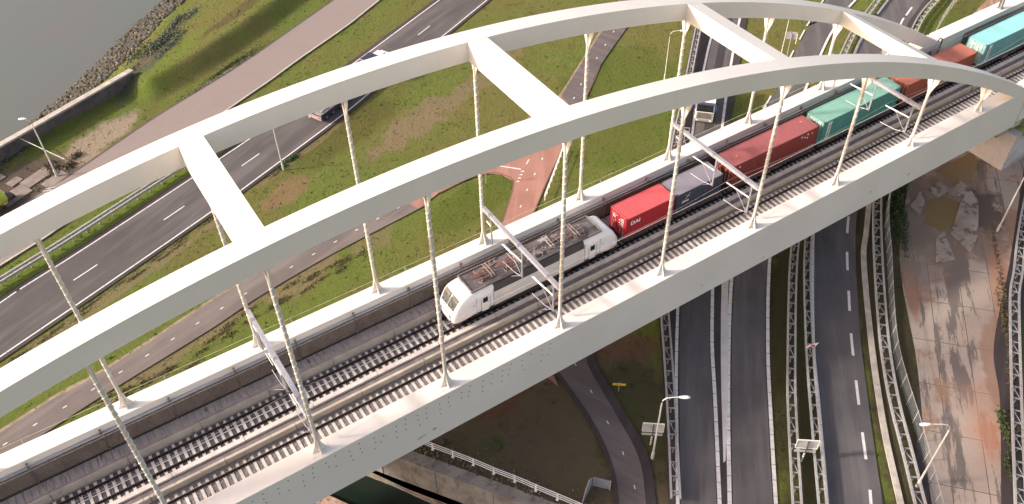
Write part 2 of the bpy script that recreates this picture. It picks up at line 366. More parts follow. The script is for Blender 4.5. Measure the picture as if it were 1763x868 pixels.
patch(tan_, 0.5, 41, 31.0, 3.0, 1.6, 0.3, wob=0.9)
patch(tan_, 0.7, 12, 38.0, 17, 0.9, R_(20.5), wob=0.5)
patch(tan_, 0.6, 40, 49.6, 9, 0.5, R_(23), wob=0.6)
patch((0.115, 0.155, 0.024), 0.7, 33, 78.0, 8, 1.6, R_(40), soft=0.8)
patch(SAND, 0.85, 18.5, 66.6, 7.5, 2.3, R_(28), wob=0.45, soft=0.5)
patch(SAND, 0.55, 36, 71.2, 8, 0.8, R_(26), wob=0.7)
patch((0.10, 0.075, 0.06), 0.95, 9.5, 63.0, 6.5, 4.2, R_(25), wob=0.35)
patch((0.075, 0.085, 0.055), 0.75, 30, 79.5, 9, 1.7, R_(42), wob=0.6)
patch((0.13, 0.10, 0.062), 0.7, 33, 84.0, 12, 1.1, R_(45), wob=0.5)
patch((0.09, 0.075, 0.030), 0.85, 46, 85.5, 9, 1.2, R_(30), wob=0.5)
# brown earth south of the bridge, its dimmer light put into darker colours
patch(BROWN, 0.92, 43, -2, 13, 14, 0, wob=0.25)
patch((0.060, 0.048, 0.030), 0.9, 79, -9.5, 30, 2.6, R_(46), wob=0.5)
patch((0.075, 0.066, 0.030), 0.85, 71, -6.0, 26, 3.4, R_(46), wob=0.4)
patch((0.055, 0.048, 0.028), 0.9, 100, 8.0, 16, 3.0, R_(36), wob=0.4)
patch((0.12, 0.052, 0.030), 0.6, 40.5, 4.0, 3.2, 2.0, 0.2, wob=0.8)
patch((0.15, 0.082, 0.055), 0.75, 54.5, 2.2, 3.4, 1.6, R_(-20), wob=0.7)
patch((0.05, 0.085, 0.02), 0.8, 37.0, 0.0, 1.6, 1.1, 0.2, wob=0.6)
patch((0.055, 0.062, 0.022), 0.75, 50, -5, 4.2, 7, R_(-20), wob=0.7)
patch((0.048, 0.046, 0.020), 0.85, 68, -8, 18, 4, R_(-135), wob=0.4)
patch((0.10, 0.085, 0.05), 0.7, 34.5, -1.5, 2.4, 6, R_(-32), wob=0.5)
ground.data.materials.append(s.finish(c, n3, 0.25, 1.0))

# ---------------------------------------------------------------- water
def water_mat(name, col, rough_, scale, strength, col2=None):
    s = NB(name, rough_, 0.35)
    a = s.noise(scale, 5, 0.6, stretch=(1.0, 2.2, 1), rot=R_(40)); b = s.noise(0.05, 4)
    return s.finish(s.mix(s.ramp(b, 0.3, 0.7), col, col2 or tuple(x*0.85 for x in col)), a, 0.05, strength)
mb = MB(); o_ = [(-600,-330),(-140,-42-6),(-20,48),(42,99),(220,240),(700,640),(600,900),(-900,900),(-900,-330)]
w1 = mb.add([(x, y, -14.5) for x, y in o_], [tuple(range(len(o_)))]).build('river_water', water_mat('grey_green_river', (0.104, 0.120, 0.101), 0.25, 1.3, 0.08, (0.115, 0.113, 0.104)))
tag(w1, kind='structure')
mb = MB(); w2 = mb.add([(x, y, -16.4) for x, y in BASIN], [tuple(range(len(BASIN)))]).build('dock_water', water_mat('dark_dock_water', (0.012, 0.022, 0.016), 0.12, 1.0, 0.12))
tag(w2, kind='structure')

# ---------------------------------------------------------------- roads and paths (sheets 4 mm above each other)
def asphalt(name, col, worn, rot, tracks=True):
    s = NB(name, 0.88, 0.35)
    f = s.noise(9.0, 6, 0.7); b = s.noise(0.16, 6, 0.65); st = s.noise(0.5, 5, 0.6, stretch=(9.0, 0.8, 1), rot=rot)
    c = s.mix(s.ramp(b, 0.35, 0.68), col, tuple(x*0.78 for x in col))
    c = s.mix(s.math('MULTIPLY', s.ramp(st, 0.44, 0.66), 0.8), c, worn)
    c = s.mix(s.math('MULTIPLY', s.ramp(f, 0.5, 0.7), 0.25), c, tuple(x*1.5 for x in col))
    return s.finish(c, f, 0.02, 0.5)
M_asp = asphalt('worn_asphalt', (0.088, 0.080, 0.080), (0.130, 0.118, 0.116), R_(24))
M_aspd = asphalt('dark_new_asphalt', (0.096, 0.089, 0.090), (0.128, 0.120, 0.120), R_(48))
M_edge = asphalt('asphalt_shoulder', (0.045, 0.037, 0.038), (0.062, 0.052, 0.051), R_(30))
M_mark = mat('road_paint_white', (0.66, 0.635, 0.62), 0.6, var=0.10, scale=3.0, speck=((0.35, 0.32, 0.31), 6.0, 0.70))
def paving(name, col, col2, joint, bw, bh, rot, mort=0.02, stain=None):
    s = NB(name, 0.9, 0.25)
    t = s.n.nodes.new('ShaderNodeTexBrick'); mp = s.n.nodes.new('ShaderNodeMapping'); mp.inputs['Rotation'].default_value = (0, 0, rot)
    s.L(s.pos, mp.inputs[0]); s.L(mp.outputs[0], t.inputs['Vector']); t.inputs['Scale'].default_value = 1.0
    t.inputs['Brick Width'].default_value = bw; t.inputs['Row Height'].default_value = bh; t.inputs['Mortar Size'].default_value = mort
    t.inputs['Color1'].default_value = (*col, 1); t.inputs['Color2'].default_value = (*col2, 1); t.inputs['Mortar'].default_value = (*joint, 1)
    b = s.noise(0.25, 7, 0.7); f = s.noise(5.0, 6, 0.7)
    c = s.mix(s.math('MULTIPLY', s.ramp(b, 0.45, 0.75), 0.45), t.outputs['Color'], stain or tuple(x*0.7 for x in col))
    c = s.mix(s.math('MULTIPLY', s.ramp(f, 0.5, 0.8), 0.3), c, tuple(x*0.75 for x in col))
    return s.finish(c, f, 0.01, 0.4)
M_prom = paving('pink_clinker_paving', (0.285, 0.24, 0.22), (0.26, 0.217, 0.20), (0.20, 0.165, 0.15), 0.22, 0.11, R_(-28))
M_bike = asphalt('pinkish_path_asphalt', (0.145, 0.125, 0.118), (0.19, 0.165, 0.152), R_(16))
M_red = asphalt('red_cycle_asphalt', (0.32, 0.165, 0.130), (0.35, 0.195, 0.155), R_(50))
M_lowpath = asphalt('dark_path_asphalt', (0.115, 0.095, 0.095), (0.15, 0.128, 0.125), R_(-70))

def sheet(name, A, B, z, m, n=120, kind='structure'):
    o = strip(MB(), cr(A, n), cr(B, n), G+z).build(name, m); return tag(o, kind=kind)
def line(mb, P, w, z, seg=None, gap=0.0, n=None):
    """a painted line; seg/gap: dash length and gap"""
    L = length(P); n = n or max(40, int(L/0.5)); Q = cr(P, n); L = length(Q)
    if seg is None: return strip(mb, offset(Q, w/2), offset(Q, -w/2), G+z)
    d = np.r_[0, np.cumsum(np.hypot(*np.diff(Q, axis=0).T))]; t = 0.0
    while t < L:
        s_ = np.linspace(t, min(t+seg, L), 6); S = np.c_[np.interp(s_, d, Q[:,0]), np.interp(s_, d, Q[:,1])]
        if length(S) > 0.05: strip(mb, offset(S, w/2), offset(S, -w/2), G+z)
        t += seg+gap
    return mb
LRU, LRL = ext('leftroad_up', 30, 60), ext('leftroad_lo', 30, 60)
sheet('road_shoulder', offset(cr(LRU, 60), 0.75), offset(cr(LRL, 60), -0.55), 0.000, M_edge)
sheet('road', offset(cr(LRU, 60), 0.12), offset(cr(LRL, 60), -0.15), 0.004, M_asp)
mb = MB(); line(mb, LRU, 0.17, 0.008, 3.8, 0.05); line(mb, LRL, 0.17, 0.008, 3.8, 0.05)
cu, cl = cr(LRU, 100), cr(LRL, 100); mid = (cu+cl)/2
# the photograph's dashes stand at x = 11.5, 22.5, 33.6, ...
dd = np.r_[0, np.cumsum(np.hypot(*np.diff(mid, axis=0).T))]; at = float(np.interp(21.6, mid[:,0], dd)); t = at-12*5
while t < dd[-1]:
    if t > 0:
        s_ = np.linspace(t, t+3.0, 6); S = np.c_[np.interp(s_, dd, mid[:,0]), np.interp(s_, dd, mid[:,1])]; strip(mb, offset(S, 0.075), offset(S, -0.075), G+0.008)
    t += 12.0
tag(mb.build('road_markings', M_mark), kind='structure')

PU, PL = ext('prom_up', 35, 50), ext('prom_lo', 35, 50)
sheet('promenade', PU, PL, 0.01, M_prom)
mb = MB(); line(mb, PU, 0.32, 0.016); tag(mb.build('promenade_kerb', mat('dark_kerb', (0.10, 0.075, 0.065), 0.9, scale=2)), kind='structure')
mb = MB(); Q = cr(PL, 200)
for i in range(0, 198, 1):
    a, b = Q[i], Q[i+1]; mb.bar((a[0], a[1], G+0.03), (b[0], b[1], G+0.03), 0.20, 0.12)
tag(mb.build('kerb', M_conc_beige), kind='structure')

# footpath and cycle path
BU, BL = ext('bike_up', 40, 40), ext('bike_lo', 40, 0)
bl = cr(BL[:8], 100); bu = cr(BU[:10], 100)
sheet('path_edge', offset(cr(BU, 60), 0.35), offset(cr(BU, 60), -0.35), 0.001, mat('sandy_verge', (0.30, 0.235, 0.175), 0.95, col2=(0.20, 0.15, 0.10), scale=1.2, speck=((0.09, 0.09, 0.03), 2.5, 0.56)))
split = 9
j = len(BU)
sheet('path', BU[:9], BL[:8], 0.010, M_bike)
# north-south cycle path: grey to the north, red round the junction
nsl = np.array([(112,70),(94.8,55.8),(89.0,51.7),(74.8,41.8),(71.3,38.6),(66.0,34.6),(59.9,30.1),(57.3,27.8),(54.0,24.5),(50.1,20.8),(44,13)], float)
nsr = np.array([(116,68),(98.9,54.5),(92.8,50.5),(82.7,44.1),(76.5,39.0),(67.6,31.9),(62.7,28.0),(58.2,24.2),(54.6,21.2),(48.5,10),(46,2)], float)
L_, Rr = cr(nsl, 160), cr(nsr, 160)
cutA = int(np.argmin(np.abs(L_[:,0]-74.0)))
tag(strip(MB(), L_[:cutA+1], Rr[:cutA+1], G+0.012).build('cycle_path', M_lowpath), kind='structure')
fan = [(47.2,32.15),(50.7,33.3),(55.0,33.6),(57.4,33.0),(58.6,31.9),(59.1,30.2),(58.0,28.3),(60.5,29.0),(66.0,34.0),(72.5,39.0),(74.5,41.6),(71.3,40.2),(67.5,36.2),(64.6,34.0),(63.4,33.3),(61.4,33.9),(59.4,35.2),(56.0,35.9),(52.5,36.05),(46.0,35.25)]
tag(MB().add([(x, y, G+0.016) for x, y in fan], [tuple(range(len(fan)))]).build('cycle_junction', M_red), kind='structure')
tag(strip(MB(), L_[cutA:], Rr[cutA:], G+0.020).build('red_cycle_path', M_red), kind='structure')
mb = MB(); line(mb, [(50.7,33.25),(55.0,33.55),(57.6,33.0),(58.75,31.9),(59.15,30.2),(57.2,27.8),(53.9,24.5)], 0.16, 0.024); line(mb, nsr[3:9], 0.14, 0.024)
tag(mb.build('path_kerb', mat('brown_kerb', (0.16, 0.085, 0.065), 0.9)), kind='structure')
# lower part of the path, south of the bridge
LL = np.array([(44,13),(47.0,8.5),(47.3,5.5),(47.1,3.5),(46.5,-2.6),(45.2,-7.5),(43.2,-11.1),(38,-18),(30,-27)], float)
LR = np.array([(48.5,13),(50.9,8.0),(50.8,4.5),(49.8,2.1),(48.7,-3.4),(47.5,-8.4),(45.1,-12.4),(40.5,-19),(33,-28)], float)
sheet('lower_path_shoulder', offset(cr(LL, 60), -0.45), offset(cr(LR, 60), 0.9), 0.002, M_edge)
sheet('lower_path', LL, LR, 0.014, M_lowpath)
mb = MB()
for (x, y) in [(49.2,6.2),(48.95,3.3),(48.3,-0.2),(47.45,-3.9),(46.6,-7.3),(45.3,-10.6),(43.0,-14.4)]:
    a = R_(80 if y > -5 else 66); d = np.array((math.cos(a), math.sin(a)))*0.2; q = np.array((x, y)); strip(mb, np.array([q-d+(-.05,0), q+d+(-.05,0)]), np.array([q-d+(.05,0), q+d+(.05,0)]), G+0.026)
bm_ = (cr(BU[:9], 200)+cr(BL[:8], 200))/2; dd = np.r_[0, np.cumsum(np.hypot(*np.diff(bm_, axis=0).T))]; t = 1.2
at = float(np.interp(8.05, bm_[:,0], dd)); t = at-2.9*14
while t < dd[-1]-1:
    if t > 0:
        s_ = np.linspace(t, t+0.42, 3); S = np.c_[np.interp(s_, dd, bm_[:,0]), np.interp(s_, dd, bm_[:,1])]; strip(mb, offset(S, 0.06), offset(S, -0.06), G+0.026)
    t += 2.9
for (x, y) in [(57.34,25.8),(59.63,27.85),(62.01,29.77),(64.43,31.7),(66.9,33.7),(69.6,36.0),(72.4,38.2),(75.3,40.0),(78.0,42.1),(80.8,44.2),(83.7,46.1),(86.8,48.2),(90.0,50.4)]:
    d = np.array((0.8, 0.6))*0.22; q = np.array((x, y)); n_ = np.array((-0.6, 0.8))*0.07; strip(mb, np.array([q-d+n_, q+d+n_]), np.array([q-d-n_, q+d-n_]), G+0.026)
strip(mb, np.array([(59.33,33.57),(61.19,31.55)]), np.array([(59.22,33.43),(61.05,31.42)]), G+0.026)
strip(mb, np.array([(62.98,32.57),(62.18,31.99)]), np.array([(63.06,32.45),(62.27,31.87)]), G+0.026)
for k in range(4):
    x, y = 61.25-0.51*k, 31.12-0.42*k
    mb.add([(x, y, G+0.026), (x-0.42, y+0.02, G+0.026), (x-0.08, y-0.32, G+0.026)], [(0,1,2)])
tag(mb.build('path_markings', M_mark), kind='structure')

# motorway
ZA = [('A_left', 0.35, 'A_l2', -0.3)]
Al, A1, A2, Ar = ext('A_left', 60, 20), ext('A_l1', 60, 20), ext('A_l2', 60, 20), ext('A_right', 60, 0)
Bl, Br, Cl, Cr, Ce = ext('B_left', 60, 20), ext('B_right', 60, 20), ext('C_left', 60, 20), ext('C_right', 60, 20), ext('C_edge', 60, 20)
Ar2 = np.vstack([Ar, [(69.0,6.0),(67.6,2.9),(62.9,-2.8),(58.4,-8.0),(52.0,-16.5),(38,-32)]])
sheet('motorway_shoulder', Al, Ar2, 0.000, M_edge, 200)
sheet('motorway', offset(cr(A1, 80), 0.3), offset(cr(A2, 80), -0.25), 0.004, M_aspd, 200)
Bl2 = np.vstack([Bl[:6], Bl[6:]]); 
sheet('motorway_shoulder', offset(cr(Bl, 80), 0.8), offset(cr(Br, 80), -1.3), 0.001, M_edge, 200)
sheet('motorway', offset(cr(Bl, 80), 0.3), offset(cr(Br, 80), -0.25), 0.006, M_aspd, 200)
sheet('motorway_shoulder', offset(cr(Cl, 80), 0.5), Ce, 0.002, M_edge, 200)
sheet('motorway', offset(cr(Cl, 80), 0.2), offset(cr(Cr, 80), 0.9), 0.005, M_aspd, 200)
sheet('motorway_shoulder', offset(cr(ext('E_left', 60, 20), 80), 0.3), offset(cr(ext('E_left', 60, 20), 80), -9), 0.003, M_edge, 200)
# darker resurfaced strip down the middle of the left carriageway
a_, b_ = cr(A1, 200), cr(A2, 200); m_ = a_[:,0] > 83
ya, yb = a_*0.62+b_*0.38, a_*0.30+b_*0.70
tag(strip(MB(), ya[:int(m_.sum())], yb[:int(m_.sum())], G+0.008).build('motorway_patch', asphalt('resurfaced_asphalt', (0.048, 0.043, 0.045), (0.058, 0.052, 0.054), R_(40))), kind='structure')
mb = MB()
for P, w in ((A1, 0.30), (A2, 0.34), (Bl[5:], 0.36), (Br, 0.34)): line(mb, P, w, 0.010, 1.55, 0.05)
line(mb, Cl, 0.34, 0.010, 2.6, 0.04)
Q = cr(Bl[:6], 100); line(mb, Q, 0.22, 0.010, 3.0, 3.2)
Q = cr(Cr, 300); dd = np.r_[0, np.cumsum(np.hypot(*np.diff(Q, axis=0).T))]; t0 = float(np.interp(-(-0.6), -Q[:,1], dd)); per = 6.0; t = t0 - per*16
t = float(dd[int(np.argmin(np.hypot(Q[:,0]-78.8, Q[:,1]+4.7)))]) - per*20
while t < dd[-1]:
    if t > 0:
        s_ = np.linspace(t, t+2.9, 6); S = np.c_[np.interp(s_, dd, Q[:,0]), np.interp(s_, dd, Q[:,1])]; strip(mb, offset(S, 0.13), offset(S, -0.13), G+0.010)
    t += per
tag(mb.build('motorway_markings', M_mark), kind='structure')
# the pale gore between the two carriageways
ga, gb = cr(np.vstack([[(84,18.5),(74,9.0),(67.9,3.0)], [(60.6,-4.9),(53.45,-13.05)]]), 60), cr(np.vstack([[(86.5,17.8),(75.8,9.1),(69.0,3.1)], [(61.6,-4.9),(53.75,-13.0)]]), 60)
tag(strip(MB(), ga, gb, G+0.012).build('concrete_gore', mat('pale_gore', (0.60, 0.56, 0.55), 0.85, col2=(0.50, 0.46, 0.45), scale=0.7)), kind='structure')
mb = MB(); Q = cr(ext('kerbR', 40, 15), 160)
strip(mb, offset(Q, 0.28), offset(Q, -0.28), G+0.10); strip(mb, offset(Q, 0.28), offset(Q, 0.29), G-0.03)
for sg in (0.28, -0.28):
    O = offset(Q, sg); n = len(O); mb.add([(p[0], p[1], G-0.05) for p in O]+[(p[0], p[1], G+0.10) for p in O], [(i, i+1, n+i+1, n+i) for i in range(n-1)])
tag(mb.build('motorway_kerb', M_conc), kind='structure')

# old concrete yard right of the motorway
s = NB('cracked_yard_concrete', 0.8, 0.35)
t = s.n.nodes.new('ShaderNodeTexBrick'); mp = s.n.nodes.new('ShaderNodeMapping'); mp.inputs['Rotation'].default_value = (0, 0, R_(-43)); mp.inputs['Location'].default_value = (1.2, 0.4, 0)
s.L(s.pos, mp.inputs[0]); s.L(mp.outputs[0], t.inputs['Vector']); t.inputs['Scale'].default_value = 1.0; t.offset = 0.0
t.inputs['Brick Width'].default_value = 5.6; t.inputs['Row Height'].default_value = 3.1; t.inputs['Mortar Size'].default_value = 0.035
t.inputs['Color1'].default_value = (0.40, 0.325, 0.265, 1); t.inputs['Color2'].default_value = (0.34, 0.27, 0.22, 1); t.inputs['Mortar'].default_value = (0.07, 0.055, 0.045, 1)
wet = s.noise(0.5, 8, 0.68, stretch=(9.0, 1.3, 1), rot=R_(44)); fin = s.noise(4, 8, 0.7); mud = s.noise(0.13, 7, 0.7); moss = s.noise(0.35, 7, 0.7)
c = s.mix(s.math('MULTIPLY', s.ramp(fin, 0.45, 0.75), 0.35), t.outputs['Color'], (0.20, 0.16, 0.14))
c = s.mix(s.ramp(wet, 0.505, 0.545), c, (0.16, 0.13, 0.112))
c = s.mix(s.math('MULTIPLY', s.ramp(mud, 0.54, 0.62), 0.75), c, (0.27, 0.155, 0.095))
def ypatch(col, amt, *a, **k):
    global c
    c = s.mix(s.math('MULTIPLY', s.blob(*a, **k), amt), c, col)
ypatch((0.36, 0.20, 0.135), 0.55, 77.0, -23.2, 5.0, 1.9, R_(44), wob=0.8, soft=0.9, wscale=0.5)
ypatch((0.33, 0.15, 0.09), 0.7, 75.6, -24.2, 2.0, 0.9, R_(45), wob=0.9, soft=0.7, wscale=0.6)
ypatch((0.30, 0.15, 0.09), 0.8, 84.3, -8.4, 5.0, 0.75, R_(46), wob=0.4)
ypatch((0.27, 0.165, 0.115), 0.8, 83.5, -19.5, 6.5, 1.5, R_(42), wob=0.6)
ypatch((0.19, 0.135, 0.10), 0.85, 98, -3.0, 9.0, 5.5, R_(40), wob=0.6)
ypatch((0.085, 0.064, 0.05), 0.85, 101, -4.8, 3.6, 2.2, R_(30), wob=0.9, wscale=0.5)
ypatch((0.10, 0.078, 0.062), 0.85, 91.8, -3.0, 2.2, 1.6, R_(30), wob=0.9, wscale=0.5)
ypatch((0.34, 0.185, 0.12), 0.8, 92.5, -13.5, 6.5, 1.2, R_(42), wob=0.5)
ypatch((0.20, 0.155, 0.12), 0.7, 91, -4, 7, 3.0, R_(44), wob=0.6)
c = s.mix(s.math('MULTIPLY', s.ramp(moss, 0.63, 0.70), 0.6), c, (0.07, 0.075, 0.03))
sl, sr = ext('slab_left', 60, 25), ext('slab_right', 60, 25)
sheet('concrete_yard', sl, sr, 0.006, s.finish(c, fin, 0.03, 0.5), 200)
M_pud = water_mat('muddy_puddle', (0.26, 0.17, 0.09), 0.10, 2.5, 0.03, (0.22, 0.15, 0.085))
M_pud2 = water_mat('muddy_pool', (0.21, 0.15, 0.07), 0.12, 2.5, 0.03, (0.18, 0.13, 0.065))
M_slab = mat('broken_slab', (0.33, 0.28, 0.245), 0.85, col2=(0.21, 0.165, 0.13), scale=0.55, bump=0.3, bscale=6, speck=((0.13, 0.095, 0.07), 0.9, 0.54))
for k, m in (('puddle1', M_pud2), ('puddle2', M_pud)):
    P = np.array(TR[k], float); P = np.vstack([P[i]+(P[(i+1)%len(P)]-P[i])*u for i in range(len(P)) for u in (0, .25, .5, .75)]); P = P+np.random.uniform(-0.09, 0.09, P.shape)
    tag(MB().add([(x, y, G+0.014) for x, y in P], [tuple(range(len(P)))]).build('puddle_water', m), kind='structure')
mb = MB()
P = np.array([(103.3,-1.6),(106,-1.0),(108,0.6),(106.5,-2.6),(104,-4.4),(101.4,-4.0)])
def slab(pts, z0, z1, label, tilt=0.0):
    mb = MB(); n = len(pts); vs = [(x, y, z0) for x, y in pts]+[(x, y, z1+tilt*i) for i, (x, y) in enumerate(pts)]
    mb.add(vs, [tuple(range(n-1, -1, -1)), tuple(range(n, 2*n))]+[(i, (i+1)%n, n+(i+1)%n, n+i) for i in range(n)])
    o = mb.build('concrete_slab', M_slab); return tag(o, label, 'slab', 'broken concrete slabs round the muddy pools')
slab([(98.9,1.4),(101.3,1.5),(101.2,-0.1),(98.8,-0.3)], G-0.1, G+0.14, 'small pale slab beside the brown pool, nearest the bridge girder')
slab([(100.6,0.1),(103.6,0.3),(103.0,-1.6),(100.4,-1.5)], G-0.1, G+0.10, 'grey slab lying between the two muddy pools')
slab([(92.9,-4.6),(94.6,-4.4),(91.8,-8.0),(89.6,-7.2)], G-0.1, G+0.09, 'pale grey slab reaching away below the hexagonal pool')
slab([(94.9,-5.0),(100.0,-2.4),(103.3,-1.0),(102.0,-3.4),(97.0,-7.0),(94.2,-8.2)], G-0.1, G+0.12, 'long light slab along the right edge of the hexagonal pool')
slab([(94.9,0.6),(97.9,1.6),(96.9,0.1),(94.3,-1.2)], G-0.1, G+0.13, 'mottled slab along the left edge of the hexagonal pool')

# ---------------------------------------------------------------- rail bridge
S = 11.095; BW = 12.263; X0, X1 = -44.0, 107.9
bridge = tag(empty('rail_bridge', (33.3, BW/2, G)), 'white steel tied-arch railway bridge with twin arches and twisted hangers, carrying the freight train', 'bridge')
bridge_off = Vector((33.3, BW/2, G))
def part(mb, name, m, parent=bridge, off=bridge_off, **k):
    """parts are modelled in world coordinates and hung under their thing"""
    o = mb.build(name, m, parent, **k)
    o.location = -off if parent.parent is None else (0, 0, 0); return o
def arch_z(x): return 22.5-0.00407*(x-33.2)**2, 20.80-0.00403*(x-33.2)**2
for yc in (0.0, BW):
    mb = MB(); xs = np.linspace(-41.5, 107.7, 120); vs = []
    for x in xs:
        zt, zb = arch_z(x); zt = max(zt, -0.25); zb = max(zb, -0.4); h = 0.79
        vs += [(x, yc-h, zb), (x, yc+h, zb), (x, yc+h, zt), (x, yc-h, zt)]
    n = len(xs); fs = [(0,1,2,3), tuple(4*(n-1)+k for k in (3,2,1,0))]
    for i in range(n-1):
        for k in range(4): fs.append((4*i+k, 4*i+(k+1)%4, 4*i+4+(k+1)%4, 4*i+4+k))
    mb.add(vs, fs); o = part(mb, 'arch', M_white)
    mb = MB(); mb.box(X0, X1, yc-0.81, yc+0.81, -5.1, 0.0); part(mb, 'girder', M_white, bevel=0.025)
# drain holes in the near girder's web
holes = []
for k in range(-14, 22):
    x = 1.98*k+0.5
    if x > 51: break
    for j in range(3):
        jx, jz = random.uniform(-.12, .12), random.uniform(-.06, .06)
        for dx, z in ((jx, -0.82-0.68*j+jz), (0.85+jx-0.10*j*(k % 2), -0.55-0.62*j+jz)):
            if random.random() < 0.93:
                holes.append((x+dx, z))
M_hole = mat('dark_hole', (0.16, 0.145, 0.125), 0.9, var=0.2)
holes.sort(key=lambda h: abs(h[0]-33)); hex_ = [(0.065*math.cos(i*math.pi/3), -0.003, 0.08*math.sin(i*math.pi/3)) for i in range(6)]; h0 = None
for x, z in holes[:100]:
    if h0 is None: h0 = MB().add(hex_, [(0,1,2,3,4,5)]).build('weep_hole', M_hole, bridge); q = h0
    else: q = h0.copy(); COL.objects.link(q); q.parent = bridge
    q.location = Vector((x, -0.812, z))-bridge_off
mb = MB()
for x, z in holes[100:]: mb.add([(x+a, -0.812+b, z+c_) for a, b, c_ in hex_], [(0,1,2,3,4,5)])
part(mb, 'weep_hole', M_hole)['kind'] = 'stuff'
M_scuff = mat('scuffed_paint', (0.56, 0.53, 0.47), 0.8, col2=(0.16, 0.145, 0.13), scale=6)
for (x, z, w, h) in [(30.2,-3.9,1.1,0.28),(31.4,-3.75,0.5,0.35),(18.5,-4.6,1.2,0.2),(68.3,-4.4,0.45,0.22),(60.3,-3.7,0.3,0.2),(89.2,-3.6,0.5,0.3),(89.8,-3.4,0.3,0.12),(83.2,-3.2,0.5,0.22),(84.0,-3.0,0.35,0.1)]:
    P = [(x+w*(0.28+0.3*random.random())*math.cos(t), -0.812-0.0004*len(M_scuff.name), z+h*(0.12+0.4*random.random())*math.sin(t)+0.25*w*math.cos(t)*0.4) for t in [i*math.pi/5 for i in range(10)]]
    mb = MB(); mb.add(P, [tuple(range(10))]); part(mb, 'scuff_mark', M_scuff)
# cross beams between the arches
for k in range(-2, 9, 2):
    x = k*S-0.10
    zc = (arch_z(x)[0])
    if zc < 3: continue
    mb = MB(); sl_ = -2*0.00407*(x-33.2)
    a, b = x-0.86, x+0.86
    poly = [(a, arch_z(a)[0]-0.012), (b, arch_z(b)[0]-0.012), (b, arch_z(b)[1]+0.03), (a, arch_z(a)[1]+0.03)]
    # fillets where beam meets arch
    mb.prism([(0,0)]*0 or poly, 1, 0.6, BW-0.6); part(mb, 'cross_beam', M_white)
# hangers
def hanger_rod(z0, z1, plain0, plain1, r=0.155):
    mb = MB(); strake = MB(); mb.tube([(0,0,z0), (0,0,z1)], r, 12)
    n = max(8, int((plain1-plain0)/0.07)); pts = []
    if plain1-plain0 > 1:
        for i in range(n+1):
            z = plain0+(plain1-plain0)*i/n; t = 2*math.pi*z/0.70
            pts.append((r*1.02*math.cos(t), r*1.02*math.sin(t), z))
        strake.tube(pts, 0.038, 5)
    return mb, strake
for yc, rng in ((0.0, range(-3, 10)), (BW, range(-3, 10))):
    for i in rng:
        x = i*S; zb = arch_z(x)[1]
        if zb < 2.0: continue
        hz = empty('hanger', Vector((x, yc, 0))-bridge_off, 0, bridge)
        p1 = zb-1.9; p0 = 2.2 if zb > 8 else p1
        if i == 8: p0 = p1-0.1
        rod, strake = hanger_rod(0.4, zb-0.5, p0+1.6, p1)
        rod = rod.build('rod', M_hang if i < 8 else M_white, hz)
        if strake.v: strake.build('strake', M_ridge, hz)
        # lower gusset: triangular plate along the bridge, tapering upward, with a cross stiffener
        mb = MB(); mb.prism([(-0.62,0.0),(0.62,0.0),(0.30,0.75),(0.15,1.5),(0.11,2.3),(-0.11,2.3),(-0.15,1.5),(-0.30,0.75)], 1, -0.055, 0.055)
        mb.prism([(-0.50,0.0),(0.50,0.0),(0.24,0.75),(0.15,1.4),(0.12,2.1),(-0.12,2.1),(-0.15,1.4),(-0.24,0.75)], 0, -0.05, 0.05); mb.prism([(-0.34,0.0),(0.34,0.0),(0.17,0.7),(0.12,1.3),(-0.12,1.3),(-0.17,0.7)], 1, -0.26, 0.26) if False else None; mb.box(-0.72, 0.72, -0.45, 0.45, 0.0, 0.025)
        mb.build('gusset', M_white, hz)
        mb = MB(); zb2 = zb+0.2; mb.prism([(-0.76,zb2),(0.76,zb2),(0.60,zb-0.5),(0.19,zb-1.6),(0.13,zb-2.3),(-0.13,zb-2.3),(-0.19,zb-1.6),(-0.60,zb-0.5)], 0, -0.05, 0.05)
        mb.prism([(-0.22,zb2),(0.22,zb2),(0.16,zb-1.2),(0.12,zb-2.1),(-0.12,zb-2.1),(-0.16,zb-1.2)], 1, -0.05, 0.05)
        mb.build('gusset', M_white, hz)
# deck slab, ballast troughs, walkway, duct
YK = BW/2
mb = MB(); mb.box(X0, X1+.1, 0.815, BW-0.815, -4.9, -4.35); part(mb, 'deck', M_conc)
mb = MB(); mb.box(X0, X1, 10.02, 11.44, -4.34, -2.98)
part(mb, 'walkway', mat('stained_ribbed_walkway', (0.36, 0.31, 0.295), 0.9, col2=(0.26, 0.22, 0.21), scale=0.8, bump=0.3, bscale=9))
mb = MB()
k = X0
while k < X1:
    mb.box(k, k+0.5, 10.16, 11.25, -2.975, -2.95+random.uniform(0, .02)); k += 0.56
part(mb, 'walkway_plank_pattern', mat('walkway_planks', (0.42, 0.375, 0.355), 0.9, col2=(0.29, 0.25, 0.24), scale=2.2, stretch=(3,0.6,1), speck=((0.13, 0.10, 0.09), 1.3, 0.62)))
mb = MB(); k = X0
while k < X1:
    mb.box(k, min(k+5.9, X1), 9.86, 10.01, -4.34, -3.04+random.uniform(-.03, .02)); k += 5.95
part(mb, 'trough_wall', M_conc_beige)
mb = MB(); k = X0+2
while k < X1:
    e = min(k+5.95, X1)
    mb.box(k, e, 6.36, 6.78, -4.34, -3.22+random.uniform(-.015, .015)); k += 6.0
part(mb, 'kerb', M_conc_lt)
mb = MB(); k = X0
while k < X1:
    e = min(k+5.95, X1)
    mb.box(k, e, 5.50, 5.74, -4.34, -3.24+random.uniform(-.015, .015)); k += 6.0
part(mb, 'trough_wall', M_conc_beige)
mb = MB(); mb.box(X0, X1, 5.745, 6.355, -4.34, -3.42); part(mb, 'cable_duct', M_duct)
